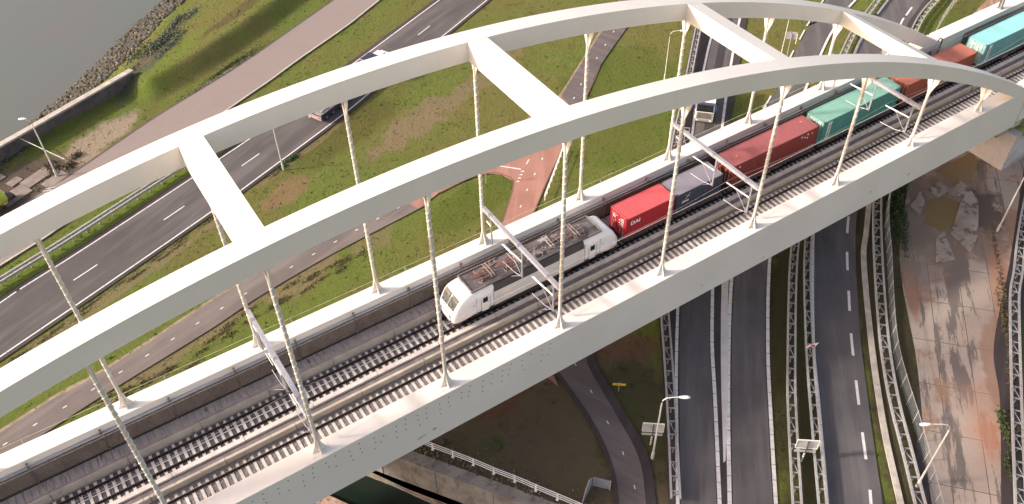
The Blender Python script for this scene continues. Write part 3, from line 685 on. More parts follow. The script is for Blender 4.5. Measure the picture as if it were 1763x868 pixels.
# sound-absorbing panels on the far girder's inner face
fy = BW-0.81
k = 8.75-5.45*9; pm = None
while k < X1-5:
    mb = MB(); n = 27; L_p = 5.25; ys = []
    prof = []
    for i in range(n*2+1):
        xx = k+L_p*i/(2*n); d = 0.0 if i % 2 else 0.05; prof.append((xx, fy-0.26-d))
    poly = prof+[(k+L_p, fy-0.05), (k, fy-0.05)]
    mb.prism(poly, 2, -2.62, -0.80)
    po = part(mb, 'noise_panel', M_panel)
    k += 5.45
M_brk = mat('dull_bracket', (0.22, 0.19, 0.17), 0.7)
k = 8.75-5.45*9
while k < X1-4:
    mb = MB(); mb.box(k-0.17, k-0.13, fy-0.34, fy-0.01, -2.7, -0.3); mb.box(k-0.07, k-0.03, fy-0.34, fy-0.01, -2.7, -0.3); mb.box(k-0.17, k-0.03, fy-0.345, fy-0.30, -0.9, -0.8); part(mb, 'panel_bracket', M_brk); k += 5.45
mb = MB(); mb.box(X0, X1, fy-0.30, fy-0.01, -0.74, -0.69); part(mb, 'panel_cap', M_galv)
mb = MB(); mb.box(X0, X1, fy-0.24, fy-0.012, -2.95, -2.70); part(mb, 'shadow_gap', M_dark)  # solid dark strip, the shade under the panels put into its colour
# guard wire on the outer side of the far girder
mb = MB(); mb.tube([(x, BW+1.35, -0.05) for x in (X0, X1)], 0.022, 5)
part(mb, 'guard_wire', mat('pale_cord', (0.45, 0.46, 0.30), 0.6))
mb = MB()
for i in range(14): mb.bar((X0+3+i*11.1, BW+0.8, -0.35), (X0+3+i*11.1, BW+1.36, -0.05), 0.05)
part(mb, 'wire_bracket_pattern', M_galv)

# approach spans to the right of the arch bridge
app = tag(empty('approach_viaduct', (150, YK, G)), 'straight white-edged approach span continuing the bridge beyond its right end', 'viaduct'); ao = Vector((150, YK, G))
XA, XB = 108.25, 230.0
for yc in (0.0, BW):
    mb = MB(); mb.box(XA, XB, yc-0.83, yc+0.83, -4.6, -0.0); part(mb, 'parapet_girder', M_white, app, ao)
mb = MB(); mb.box(XA, XB, 0.84, BW-0.84, -4.9, -4.35); part(mb, 'deck', M_conc, app, ao)
mb = MB(); mb.box(XA, XB, 10.02, 11.42, -4.34, -2.98); mb.box(XA, XB, 9.86, 10.01, -4.34, -3.05); part(mb, 'walkway', M_conc, app, ao)
mb = MB(); mb.box(XA, XB, 6.36, 6.78, -4.34, -3.22); part(mb, 'kerb', M_conc_lt, app, ao)
mb = MB(); mb.box(XA, XB, 5.50, 5.74, -4.34, -3.24); part(mb, 'kerb', M_conc_beige, app, ao)
mb = MB(); mb.box(XA, XB, 5.745, 6.355, -4.34, -3.42); part(mb, 'cable_duct', M_duct, app, ao)
mb = MB(); mb.box(113.0, XB, fy-0.32, fy-0.02, -2.2, -0.75); part(mb, 'noise_panel', M_panel, app, ao)
# piers
pier = tag(empty('bridge_pier', (111, YK, G)), 'pale concrete pier with mossy ledge standing under the right end of the bridge', 'pier'); po_ = Vector((111, YK, G))
mb = MB(); mb.prism([(109.1,-1.2),(113.6,-1.2),(113.6,13.8),(109.1,13.8)], 2, -12.6, -6.9); part(mb, 'shaft', mat('weathered_pier_concrete', (0.56, 0.52, 0.50), 0.85, col2=(0.44, 0.40, 0.38), scale=0.5, speck=((0.25, 0.23, 0.17), 0.9, 0.62)), pier, po_)
mb = MB(); mb.box(106.9, 114.4, 0.0, 14.2, -6.9, -5.9); mb.box(110.4, 114.4, -1.9, 0.0, -7.2, -6.6)
part(mb, 'bearing_ledge', mat('mossy_concrete', (0.30, 0.30, 0.12), 0.95, col2=(0.12, 0.14, 0.04), scale=1.5, bump=0.5, bscale=6), pier, po_)
mb = MB(); mb.box(106.0, 107.8, -0.5, 0.6, -5.9, -5.11); mb.box(106.0, 107.8, BW-0.6, BW+0.5, -5.9, -5.11); mb.box(108.5, 110, -0.5, 0.6, -5.9, -4.61); mb.box(108.5, 110, BW-0.6, BW+.5, -5.9, -4.61); part(mb, 'bearing_block', M_conc, pier, po_)
pier2 = tag(empty('bridge_pier', (-43, YK, G)), 'concrete pier under the left end of the bridge', 'pier')
MB().box(-45, -41, -1.2, 13.6, -18, -5.12).build('shaft', M_conc, pier2, loc=(43, -YK, -G))
# dangling black cable at the far arch's foot
mb = MB(); mb.tube([(107.3,11.2,0.25),(107.9,11.38,0.35),(108.35,11.3,0.1),(108.3,11.25,-1.0),(107.9,11.15,-2.0),(107.9,11.1,-3.4)], 0.07, 6)
tag(mb.build('drain_hose', M_black), 'black hose hanging down at the foot of the far arch', 'hose')

# ---------------------------------------------------------------- tracks
def track(yc, label, ballast_m, y0, y1, xa, xb):
    t = tag(empty('railway_track', (33.3, yc, -3.9)), label, 'railway track', 'railway tracks on the bridge'); off = Vector((33.3, yc, -3.9))
    for dy in (-0.76, 0.76):
        mb = MB(); y = yc+dy
        mb.box(xa, xb, y-0.036, y+0.036, -3.70, -3.65); mb.box(xa, xb, y-0.012, y+0.012, -3.79, -3.70); mb.box(xa, xb, y-0.085, y+0.085, -3.815, -3.79)
        part(mb, 'rail', M_rail, t, off)
    n = int((xb-xa)/0.622); xs = [xa+0.3+i*0.622 for i in range(n)]
    # sleeper with rail fastenings
    def slp(mb, x, y, jit=0.0):
        a = random.uniform(-.012, .012) if jit else 0
        mb.prism([(-0.13,-3.99),(0.13,-3.99),(0.115,-3.83),(-0.115,-3.83)], 1, -1.30, 1.30)
        return mb
    mb = MB(); mb.prism([(-0.135,-0.16),(0.135,-0.16),(0.12,0.0),(-0.12,0.0)], 1, -1.28, 1.28)
    s0 = mb.build('sleeper', M_sleeper, t)
    f0 = []
    for dy in (-0.76, 0.76):
        f0.append(MB().box(-0.07, 0.07, dy-0.17, dy+0.17, 0.0, 0.035).build('rail_fastening', M_clip, s0))
    near = sorted(xs, key=lambda x: abs(x-26))[:100]; rest = [x for x in xs if x not in set(near)]
    for i, x in enumerate(near):
        o = s0 if i == 0 else s0.copy()
        if i:
            COL.objects.link(o); o.parent = t
            for q in f0: f = q.copy(); COL.objects.link(f); f.parent = o
        o.location = (x-33.3, random.uniform(-.02, .02), 0.07); o.rotation_euler.z = random.uniform(-.012, .012)
    mb = MB()
    for x in rest:
        x += random.uniform(-.01, .01)
        mb.prism([(x-0.135,-3.99),(x+0.135,-3.99),(x+0.12,-3.83),(x-0.12,-3.83)], 1, yc-1.28, yc+1.28)
    o = part(mb, 'sleeper', M_sleeper, t, off); o['kind'] = 'stuff'
    # ballast bed: a rough sheet just below the sleeper tops
    gx_ = np.arange(xa, xb, 0.30); gy_ = np.arange(y0, y1+0.01, 0.22); vs = []; fs = []
    for x in gx_:
        for y in gy_:
            edge = abs(y-yc) > 1.45
            vs.append((x, y, -3.875+random.uniform(-.035, .03)+(0.02 if edge else 0)))
    m_ = len(gy_)
    for i in range(len(gx_)-1):
        for j in range(m_-1): fs.append((i*m_+j, (i+1)*m_+j, (i+1)*m_+j+1, i*m_+j+1))
    me = bpy.data.meshes.new('ballast'); me.from_pydata(vs, [], fs); me.materials.append(ballast_m)
    b = bpy.data.objects.new('ballast', me); COL.objects.link(b); b['kind'] = 'stuff'
    return t
YN, YF = 3.87, 8.42
track(YN, 'empty near track of pale sleepers on grey ballast beside the near girder', M_ballast2, 0.82, 5.49, -44, 160)
track(YF, 'far track of pale sleepers on dark ballast that the freight train stands on', M_ballast, 6.79, 9.85, -44, 160)

# ---------------------------------------------------------------- catenary
def portal(x, label):
    t = tag(empty('catenary_portal', (x, 0.3, 4.3)), label, 'catenary portal', 'catenary portals between the hangers'); off = Vector((x, 0.3, 4.3))
    P = lambda mb, n, m: part(mb, n, m, t, off)
    mb = MB(); mb.box(x-0.17, x+0.17, 0.35, BW-0.35, 4.33, 4.36); mb.box(x-0.17, x+0.17, 0.35, BW-0.35, 4.64, 4.67)
    mb.box(x-0.16, x-0.13, 0.35, BW-0.35, 4.36, 4.64); mb.box(x+0.13, x+0.16, 0.35, BW-0.35, 4.36, 4.64); mb.box(x-0.155, x+0.155, 0.34, BW-0.34, 4.37, 4.63)
    P(mb, 'beam', M_galv)
    for y in (1.75, 6.15, 10.85):
        mb = MB()
        for e in (-0.09, 0.09): mb.box(x-0.2, x+0.2, y+e-0.03, y+e+0.03, 4.29, 4.71)
        P(mb, 'clamp', M_galv)
    for y in (0.30, BW-0.30):
        mb = MB(); mb.tube([(x, y, 4.35), (x, y, 4.65)], 0.2, 12); mb.bar((x, y, 4.5), (x, y+(0.35 if y < 5 else -0.35), 4.5), 0.2)
        P(mb, 'end_collar', M_galv)
    for y, a in ((1.0, 1), (5.75, 1), (10.75, 0)):
        mb = MB(); mb.box(x-0.055, x+0.055, y-0.07, y-0.045, 0.95, 4.34); mb.box(x-0.055, x+0.055, y+0.045, y+0.07, 0.95, 4.34); mb.box(x-0.02, x+0.02, y-0.045, y+0.045, 0.95, 4.34)
        P(mb, 'drop_post', M_galv)
        if a:
            mb = MB(); mb.tube([(x, y+0.05, 2.85), (x, y+2.9, 2.62)], 0.075, 8); P(mb, 'insulator_tube', M_insul)
            mb = MB(); mb.tube([(x-0.22, y+1.3, 2.95), (x-0.22, y+2.9, 2.80)], 0.035, 6); P(mb, 'stay_tube', M_insul)
            mb = MB(); mb.tube([(x, y+0.05, 1.05), (x, y+1.75, 2.68)], 0.035, 6); P(mb, 'diagonal_tube', M_galv)
            mb = MB(); mb.tube([(x, y, 1.05), (x-0.1, y+1.1, 0.75), (x-0.15, y+2.9, 0.62)], 0.032, 6); P(mb, 'registration_arm', M_galv)
            mb = MB(); mb.tube([(x-0.13, y+0.0, 1.25), (x-0.8, y+0.5, 1.15)], 0.025, 5); P(mb, 'steady_arm', M_galv)
        else:
            mb = MB(); mb.tube([(x, y, 3.2), (x-0.05, y+0.65, 3.4)], 0.07, 8); P(mb, 'insulator_tube', M_insul)
    return t
portal(-2*S+0, 'catenary portal beyond the left frame edge') if False else None
portal(2*S, 'grey catenary portal nearest the camera, left of the locomotive')
portal(4*S, 'grey catenary portal crossing over the middle of the white locomotive')
portal(6*S, 'grey catenary portal over the gap between navy and dark red containers')
portal(8*S, 'grey catenary portal over the rear end of the teal container')
portal(0.0, 'grey catenary portal at the lower left edge of the picture')
def wire(name, pts, r, label, cat='wire'): tag(MB().tube(pts, r, 5).build(name, mat('copper_wire', (0.62, 0.60, 0.58), 0.45, 0.2)), label, cat, 'overhead wires')
def sag(y, za, zb, sagm):
    P = []
    for i in range(-4, 12):
        for t in np.linspace(0, 1, 6)[:-1]: P.append(((i+t)*2*S-2*S, y, za-sagm*4*t*(1-t)))
    return P
wire('contact_wire', [(-60, 3.95, 1.95), (220, 3.95, 1.95)], 0.026, 'thin contact wire running above the empty near track')
wire('contact_wire', [(-60, 8.6, 1.95), (220, 8.6, 1.95)], 0.010, 'thin contact wire running above the roof of the freight train')
wire('messenger_wire', sag(3.7, 3.2, 0, 0.75), 0.009, 'sagging messenger wire above the near track')
wire('messenger_wire', sag(8.4, 3.2, 0, 0.75), 0.009, 'sagging messenger wire above the train')
t = tag(empty('catenary_mast', (120.3, 12.1, 0.0)), 'grey steel mast standing on the far parapet at the upper right corner', 'mast')
MB().box(-0.15, 0.15, -0.22, -0.17, 0, 9).box(-0.15, 0.15, 0.17, 0.22, 0, 9).box(-0.03, 0.03, -0.17, 0.17, 0, 9).build('mast_post', mat('dull_mast_steel', (0.22, 0.21, 0.21), 0.5, 0.3), t)
MB().box(-0.32, 0.32, -0.36, 0.36, 0.005, 0.07).build('base_plate', M_galv, t)

# ---------------------------------------------------------------- writing
def text(body, size, m, name, parent, loc, rot, sx=1.0, bold=0.0, ext_=0.004, align='LEFT', sy=1.0):
    cu_ = bpy.data.curves.new(name, 'FONT'); cu_.body = body; cu_.size = size; cu_.extrude = ext_; cu_.offset = bold; cu_.align_x = align
    tmp = bpy.data.objects.new(name, cu_); COL.objects.link(tmp)
    me = bpy.data.meshes.new_from_object(tmp.evaluated_get(bpy.context.evaluated_depsgraph_get())); bpy.data.objects.remove(tmp)
    me.materials.clear(); me.materials.append(m)
    o = bpy.data.objects.new(name, me); COL.objects.link(o); o.parent = parent; o.location = loc; o.rotation_euler = rot; o.scale = (sx, sy, 1); return o
M_letter = mat('white_lettering', (0.78, 0.74, 0.72), 0.5, var=0.06)
M_letterd = mat('dark_lettering', (0.10, 0.13, 0.12), 0.5)

# ---------------------------------------------------------------- train
RT = -3.65; YT = 8.5
def wheelset(parent, x, r=0.46):
    w = MB()
    for y in (-0.75, 0.75): w.tube([(x, y-0.07, r), (x, y+0.07, r)], r, 18)
    w.tube([(x, -0.75, r), (x, 0.75, r)], 0.09, 8); return w.build('wheelset', M_black, parent)
def loco():
    L = 18.5
    t = tag(empty('locomotive', (37.95, YT, RT)), 'white electric locomotive with grey roof full of pantographs, pulling the container train', 'locomotive')
    # body: lofted sections (x, top z, half width, bottom z)
    sec = [(0.0,1.80,1.02,0.90),(0.04,1.98,1.20,0.85),(0.16,2.14,1.32,0.80),(0.42,2.62,1.40,0.80),(0.76,3.16,1.44,0.80),(1.15,3.50,1.47,0.85),(1.85,3.70,1.49,0.95),(2.5,3.76,1.50,1.05)]
    full = sec+[(4.2,3.78,1.50,1.08),(4.25,3.78,1.50,1.08),(L-4.25,3.78,1.50,1.08),(L-4.2,3.78,1.50,1.08)]+[(L-a,b,c,d) for a,b,c,d in sec[::-1]]
    def ring(x, zt, hw, zb):
        sh = min(3.02, zt-0.30); k = min(1, (zt-sh)/0.76)
        pts = [(-hw*0.90, zb), (-hw, zb+0.28), (-hw, (zb+sh)/2), (-hw*0.985, sh), (-hw*0.90, sh+(zt-sh)*0.68), (-hw*0.72, zt-0.03*k), (-hw*0.35, zt)]
        return [(x, y, z) for y, z in pts]+[(x, -y, z) for y, z in pts[::-1]]
    mb = MB(); n = 14; vs = []; fs = []
    for s_ in full: vs += ring(*s_)
    for i in range(len(full)-1):
        for j in range(n): fs.append((i*n+j, i*n+(j+1)%n, (i+1)*n+(j+1)%n, (i+1)*n+j))
    fs += [tuple(range(n)), tuple((len(full)-1)*n+j for j in range(n-1, -1, -1))]
    mb.add(vs, fs); body = mb.build('body', M_loco, t)
    for p in body.data.polygons: p.use_smooth = abs(p.normal.x) > 0.05 and len(p.vertices) == 4
    # roof over the machine room, with its dark sloping cant rail
    mb = MB(); mb.prism([(-1.515,2.92),(-1.515,3.02),(-1.36,3.60),(-1.30,3.68),(1.30,3.68),(1.36,3.60),(1.515,3.02),(1.515,2.92)], 0, 4.28, L-4.28); mb.build('cant_rail', M_roofdark, t)
    mb = MB(); mb.box(2.15, L-2.15, -1.22, 1.22, 3.70, 3.815); mb.build('roof', M_roof, t)
    mb = MB()
    for y in (-1.24, 1.16): mb.box(2.1, 6.2 if y > 0 else 3.6, y, y+0.09, 3.70, 3.93); mb.box(L-6.2 if y > 0 else L-3.6, L-2.1, y, y+0.09, 3.70, 3.93)
    mb.box(2.08, 2.2, -1.2, 1.2, 3.70, 3.92); mb.box(L-2.2, L-2.08, -1.2, 1.2, 3.70, 3.92); mb.build('roof_rim', mat('roof_rim_grey', (0.20, 0.18, 0.18), 0.7), t)
    # lower flank strip, door, windows
    for sgn in (-1,):
        for a in (0, 1):
            X = (lambda q: q) if a == 0 else (lambda q: L-q)
            def bx(mb, q0, q1, y0, y1, z0, z1): x0, x1 = sorted((X(q0), X(q1))); mb.box(x0, x1, y0, y1, z0, z1)
            mb = MB(); bx(mb, 2.95, 3.65, -1.525, -1.49, 1.12, 2.95); d = mb.build('door', M_loco, t)
            mb = MB(); bx(mb, 3.05, 3.55, -1.535, -1.52, 2.15, 2.78); mb.build('window', M_glass, d)
            mb = MB(); bx(mb, 2.82, 2.86, -1.60, -1.56, 1.3, 2.7); bx(mb, 3.74, 3.78, -1.60, -1.56, 1.3, 2.7); mb.build('handrail_pattern', M_galv, d)
            mj = mat('joint_grey', (0.35,0.33,0.32), 0.6); mb = MB(); bx(mb, 2.38, 2.42, -1.507, -1.46, 1.1, 3.1); mb.build('panel_joint', mj, t); mb = MB(); bx(mb, 4.16, 4.22, -1.515, -1.46, 1.1, 3.3); mb.build('panel_joint', mj, t)
            mb = MB(); bx(mb, 2.0, 2.25, -1.508, -1.50, 2.28, 2.38); mb.build('data_plate', M_galv, t)
            # windscreen panes lie on the nose slope between 0.28 and 1.2 m back
            for y0, y1 in ((-1.10, -0.05), (0.05, 1.10)):
                def pt(u, y): # u along slope
                    x = 0.20+u*0.72; z = np.interp(x, [q[0] for q in sec], [q[1] for q in sec]); return (X(x-0.035), y*(0.93+0.07*u), z+0.03)
                vs = []
                for u in (0.05, 0.35, 0.65, 1.0): vs += [pt(u, y0), pt(u, y1)]
                MB().add(vs, [(0,1,3,2),(2,3,5,4),(4,5,7,6)]).build('windscreen', M_screen, t)
            vs = [pt(0.02, -1.14), pt(0.02, 1.14), pt(1.03, 1.14), pt(1.03, -1.14)]
            # side quarter light and wiper
            mb = MB(); mb.tube([pt(0.05, -0.5), pt(0.75, -0.15)], 0.025, 5); mb.tube([pt(0.05, 0.5), pt(0.75, 0.15)], 0.025, 5); mb.build('wiper_pattern', M_black, t)
            for y in (-0.92, 0.72):
                mb = MB(); x0, x1 = sorted((X(-0.03), X(0.10))); mb.box(x0, x1, y-0.02, y+0.32, 1.30, 1.60); mb.build('headlight', mat('headlight_lens', (0.25, 0.24, 0.24), 0.15), t)
            mb = MB(); x0, x1 = sorted((X(-0.02), X(0.06))); mb.box(x0, x1, -1.0, 1.0, 1.70, 1.78); mb.build('nose_band', M_black, t)
            for y in (-0.88, 0.88):
                mb = MB(); mb.tube([(X(0.1), y, 1.06), (X(-0.42), y, 1.06)], 0.11, 10); mb.box(*sorted((X(-0.42), X(-0.50))), y-0.22, y+0.22, 0.86, 1.24); mb.build('buffer', M_black, t)
            mb = MB(); x0, x1 = sorted((X(0.15), X(0.9))); mb.box(x0, x1, -1.25, 1.25, 0.30, 0.85); mb.build('snow_plough', M_black, t)
    # flank slightly grimier between the cabs
    mb = MB(); mb.box(4.25, L-4.25, -1.508, -1.46, 1.15, 2.95); mb.build('side_panel', M_loco_side, t)
    mb = MB(); mb.box(4.6, 12.9, -1.30, 1.30, 0.55, 1.12); mb.box(6.6, 11.3, -1.33, 1.33, 0.28, 0.8); mb.build('underframe', M_black, t)
    for cx in (4.2, L-4.2):
        mb = MB(); mb.box(cx-2.1, cx+2.1, -1.18, -1.02, 0.5, 0.92); mb.box(cx-2.1, cx+2.1, 1.02, 1.18, 0.5, 0.92); mb.box(cx-0.5, cx+0.5, -1.1, 1.1, 0.45, 0.9)
        b = mb.build('bogie', M_black, t)
        for dx in (-1.45, 1.45): wheelset(b, cx+dx, 0.58)
    # roof equipment
    def panto(cx, flip, red):
        m = M_pantored if red else M_panto; e = -1 if flip else 1
        mb = MB(); z = 3.86
        for y in (-0.48, 0.48):
            mb.box(min(cx, cx+e*1.1), max(cx, cx+e*1.1), y-0.035, y+0.035, z+0.18, z+0.25)
            for q in (0.05, 1.05): mb.tube([(cx+e*q, y, z-0.04), (cx+e*q, y, z+0.2)], 0.075, 8)
        mb.bar((cx+e*0.05, -0.5, z+0.22), (cx+e*0.05, 0.5, z+0.22), 0.07); mb.bar((cx+e*1.05, -0.5, z+0.22), (cx+e*1.05, 0.5, z+0.22), 0.07)
        mb.build('pantograph_base', m, t)
        mb = MB(); mb.tube([(cx+e*1.0, -0.12, z+0.3), (cx-e*0.75, -0.04, z+0.42)], 0.045, 6); mb.tube([(cx+e*1.0, 0.12, z+0.3), (cx-e*0.75, 0.04, z+0.42)], 0.03, 6)
        mb.tube([(cx-e*0.75, -0.10, z+0.42), (cx+e*0.95, -0.32, z+0.50)], 0.03, 6); mb.tube([(cx-e*0.75, 0.10, z+0.42), (cx+e*0.95, 0.32, z+0.50)], 0.03, 6)
        pa = mb.build('pantograph_arm', m, t)
        mb = MB()
        for q in (0.86, 1.16):
            mb.tube([(cx+e*q, -0.92, z+0.38), (cx+e*q, -0.72, z+0.52), (cx+e*q, 0.72, z+0.52), (cx+e*q, 0.92, z+0.38)], 0.03, 6)
        mb.bar((cx+e*0.86, -0.6, z+0.5), (cx+e*1.16, -0.6, z+0.5), 0.04); mb.bar((cx+e*0.86, 0.6, z+0.5), (cx+e*1.16, 0.6, z+0.5), 0.04)
        mb.build('contact_strip', M_panto, pa)
    panto(3.6, False, True); panto(6.2, False, True); panto(L-3.6, True, False); panto(L-6.4, True, False)
    mb = MB()
    for i in range(40):
        mb = MB(); x, y = random.uniform(3.2, L-3.2), random.uniform(-0.95, 0.95); h = random.uniform(0.12, 0.38)
        mb.tube([(x, y, 3.80), (x, y, 3.80+h)], random.uniform(.05, .09), 7); mb.build('insulator', M_pantored if i % 2 else M_panto, t)
    mb = MB()
    for i in range(34):
        x, y = random.uniform(3.0, L-3.4), random.uniform(-0.9, 0.9); a = random.uniform(0, 6.28); r = random.uniform(0.16, 0.42); z = 4.02+random.uniform(-.06, .12)
        mb.tube([(x+r*math.cos(a+q), y+r*math.sin(a+q), z+0.05*math.sin(2*q)) for q in np.linspace(0, random.uniform(2, 4.2), 8)], 0.022, 5)
    for y in (-0.30, 0.18, 0.55): mb.tube([(3.4, y, 4.05), (7.5, y+0.1, 4.1), (11.0, y-0.12, 4.05), (L-3.6, y, 4.1)], 0.022, 5)
    mb.build('roof_cabling', M_panto, t)
    mrb = mat('roof_boxes', (0.20, 0.17, 0.165), 0.7, col2=(0.13,0.11,0.105), scale=2)
    for (x, y, w, d, h) in [(8.2,0.3,0.9,0.7,0.22),(9.6,-0.45,0.7,0.5,0.28),(10.3,0.55,0.5,0.5,0.20),(7.2,-0.6,0.5,0.4,0.16),(5.4,0.7,0.4,0.3,0.15),(12.3,0.62,0.6,0.42,0.18)]:
        MB().box(x-w/2, x+w/2, y-d/2, y+d/2, 3.80, 3.80+h).build('roof_box', mrb, t)
    mb = MB(); mb.box(L-7.9, L-6.9, 0.35, 1.05, 3.83, 3.86); [mb.box(L-7.9+0.25*k, L-7.87+0.25*k, 0.35, 1.05, 3.86, 3.90) for k in range(5)]; mb.build('roof_grating', M_galv, t)
    return t
loco()
def corr(mb, L, W, H, z0, pitch=0.28, d=0.036):
    """corrugated box walls and roof of a container"""
    n = int(L/pitch)
    for sgn in (-1, 1):
        pts = []; y = sgn*(W/2-0.012)
        for i in range(n+1):
            x = 0.12+(L-0.24)*i/n; w = (L-0.24)/n
            pts += [(x, y), (x+w*0.25, y), (x+w*0.4, y-sgn*d), (x+w*0.75, y-sgn*d), (x+w*0.92, y)] if i < n else [(x, y)]
        vs = [(a, b, z0+0.13) for a, b in pts]+[(a, b, z0+H-0.10) for a, b in pts]; k = len(pts)
        mb.add(vs, [(i, i+1, k+i+1, k+i) for i in range(k-1)])
    pts = []; pitch2 = pitch*0.78; n = int(L/pitch2)
    for i in range(n):
        x = 0.10+(L-0.2)*i/n; w = (L-0.2)/n; pts += [(x, 0), (x+w*0.3, 0), (x+w*0.45, -0.022), (x+w*0.82, -0.022)]
    pts.append((L-0.10, 0)); k = len(pts)
    vs = [(a, -W/2+0.07, z0+H-0.02+b) for a, b in pts]+[(a, W/2-0.07, z0+H-0.02+b) for a, b in pts]
    mb.add(vs, [(i, i+1, k+i+1, k+i) for i in range(k-1)])
    return mb
def container(x, L, H, side, top, name_label, group, doors=None, rust=None, flat=False):
    W = 2.438; z0 = 0.0
    t = tag(empty('shipping_container', (x, YT, RT+1.18)), name_label, 'shipping container', group)
    s_ = NB('container_paint', 0.5, 0.45)
    a = s_.noise(1.1, 8, 0.7); st = s_.noise(0.8, 6, 0.65, stretch=(0.8, 0.8, 4.0)); f = s_.noise(0.3, 5)
    c = s_.mix(s_.ramp(f, 0.3, 0.7), side, tuple(q*0.86 for q in side))
    c = s_.mix(s_.math('MULTIPLY', s_.ramp(st, 0.56, 0.72), 0.35), c, tuple(q*0.6+0.02 for q in side))
    c = s_.mix(s_.math('MULTIPLY', s_.ramp(a, 0.66, 0.72), 0.7), c, rust or (0.13, 0.055, 0.03))
    m = s_.finish(c, a, 0.01, 0.1)
    s_ = NB('container_roof_paint', 0.55, 0.4)  # roof and frame take a paler colour than the sides
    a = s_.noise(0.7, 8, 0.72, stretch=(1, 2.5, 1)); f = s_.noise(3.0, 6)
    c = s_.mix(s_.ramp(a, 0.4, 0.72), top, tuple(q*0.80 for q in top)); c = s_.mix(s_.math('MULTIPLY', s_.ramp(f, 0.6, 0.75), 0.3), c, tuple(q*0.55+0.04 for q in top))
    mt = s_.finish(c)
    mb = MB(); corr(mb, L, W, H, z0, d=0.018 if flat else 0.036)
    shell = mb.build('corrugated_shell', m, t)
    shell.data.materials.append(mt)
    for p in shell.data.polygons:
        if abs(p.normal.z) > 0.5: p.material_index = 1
    mb = MB()
    for y in (-W/2, W/2-0.07): mb.box(0, L, y, y+0.07, z0+H-0.10, z0+H-0.003); mb.box(0, L, y, y+0.07, z0+0.0, z0+0.14)
    for xx in (0, L-0.10):
        mb.box(xx, xx+0.10, -W/2+.07, W/2-.07, z0+H-0.11, z0+H-0.004); mb.box(xx, xx+0.10, -W/2+.07, W/2-.07, z0, z0+0.14)
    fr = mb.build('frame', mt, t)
    mb = MB()
    for xx in (0.0, L-0.12):
        for y in (-W/2-0.004, W/2-0.116): mb.box(xx, xx+0.12, y, y+0.12, z0+0.1, z0+H-0.1)
    mb.build('corner_post_pattern', m, t)
    mb = MB()
    for xx in (-0.01, L-0.17):
        for y in (-W/2-0.008, W/2-0.154):
            for z in (z0-0.005, z0+H-0.115): mb.box(xx, xx+0.18, y, y+0.162, z, z+0.12)
    mb.build('corner_casting_pattern', mat('casting_brown', tuple(q*0.45+0.03 for q in side), 0.7), t)
    # door end (towards -x)
    mb = MB(); mb.box(0.02, 0.06, -W/2+0.1, -0.01, z0+0.12, z0+H-0.1); d1 = mb.build('door', doors or m, t)
    mb = MB(); mb.box(0.02, 0.06, 0.01, W/2-0.1, z0+0.12, z0+H-0.1); d2 = mb.build('door', doors or m, t)
    for d_, ys in ((d1, (-0.85, -0.38)), (d2, (0.38, 0.85))):
        for y in ys:
            mb = MB(); mb.tube([(-0.01, y, z0+0.1), (-0.01, y, z0+H-0.1)], 0.022, 6)
            for z in (0.45, 1.2, 1.9): mb.box(-0.025, 0.03, y-0.05, y+0.05, z0+z, z0+z+0.1)
            mb.build('lock_rod', M_galv, d_)
    mb = MB(); mb.box(L-0.09, L-0.03, -W/2+0.1, W/2-0.1, z0+0.12, z0+H-0.1); mb.build('end_wall', m, t)
    return t, m
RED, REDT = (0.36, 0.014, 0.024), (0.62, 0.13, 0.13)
t, m = container(57.35, 6.06, 2.46, RED, (0.50, 0.085, 0.095), 'bright red twenty foot container right behind the locomotive', 'containers on the train')
text('DAI', 0.62, M_letter, 'lettering', t, (0.55, -1.235, 1.48), (R_(90), 0, 0), 1.15, 0.02)
for i, (y, z, w, h) in enumerate([(0.62,1.85,0.30,0.16),(0.62,1.55,0.34,0.20),(0.62,0.95,0.12,0.14),(0.2,1.95,0.22,0.1),(-0.2,1.65,0.26,0.12),(-0.2,1.3,0.24,0.12),(-0.62,1.95,0.40,0.14),(-0.62,1.66,0.36,0.16),(-0.62,1.36,0.34,0.14),(-0.62,1.08,0.26,0.12),(-0.25,1.0,0.22,0.10)]):
    for k in range(3):
        MBx = MB(); MBx.box(-0.001, 0.012, y-w/2+w*k/3+0.015, y-w/2+w*(k+1)/3-0.015, z, z+h*(0.6+0.4*((k+i) % 2))); MBx.build('data_mark', M_letter, t)
t, m = container(63.62, 6.06, 2.46, (0.035, 0.042, 0.07), (0.21, 0.20, 0.235), 'navy twenty foot container with lilac-grey roof and small white emblem', 'containers on the train', rust=(0.12,0.06,0.05))
mb = MB()
mb.tube([(1.15,-1.24,1.45),(1.35,-1.24,1.62),(1.60,-1.24,1.95),(1.78,-1.24,2.05)], 0.035, 5); mb.tube([(1.22,-1.24,1.95),(1.45,-1.24,1.80),(1.70,-1.24,1.72)], 0.045, 5); mb.build('emblem', mat('faded_emblem', (0.38, 0.36, 0.40), 0.6), t)
text('SPINA', 0.34, M_letter, 'lettering', t, (0.78, -1.235, 1.08), (R_(90), 0, 0), 1.0, 0.012)
container(71.0, 12.15, 2.75, (0.165, 0.020, 0.018), (0.28, 0.085, 0.09), 'dark red forty foot container with pink-red roof', 'containers on the train', rust=(0.2,0.04,0.02), flat=True)
tx = [o for o in COL.objects if o.type == 'EMPTY' and o.name.startswith('shipping_container')][-1]
M_ora = mat('orange_decal', (0.75, 0.30, 0.06), 0.5, var=0.1)
for px_, pz_, w_, m_ in ((11.2,2.1,.22,M_ora),(10.6,2.2,.14,M_letter),(10.2,1.95,.16,M_letter),(9.7,2.15,.20,M_letter),(10.6,1.75,.14,M_letter),(0.9,2.2,.14,M_letter)):
    MB().box(px_, px_+w_, -1.232, -1.224, pz_, pz_+0.18).build('decal', m_, tx)
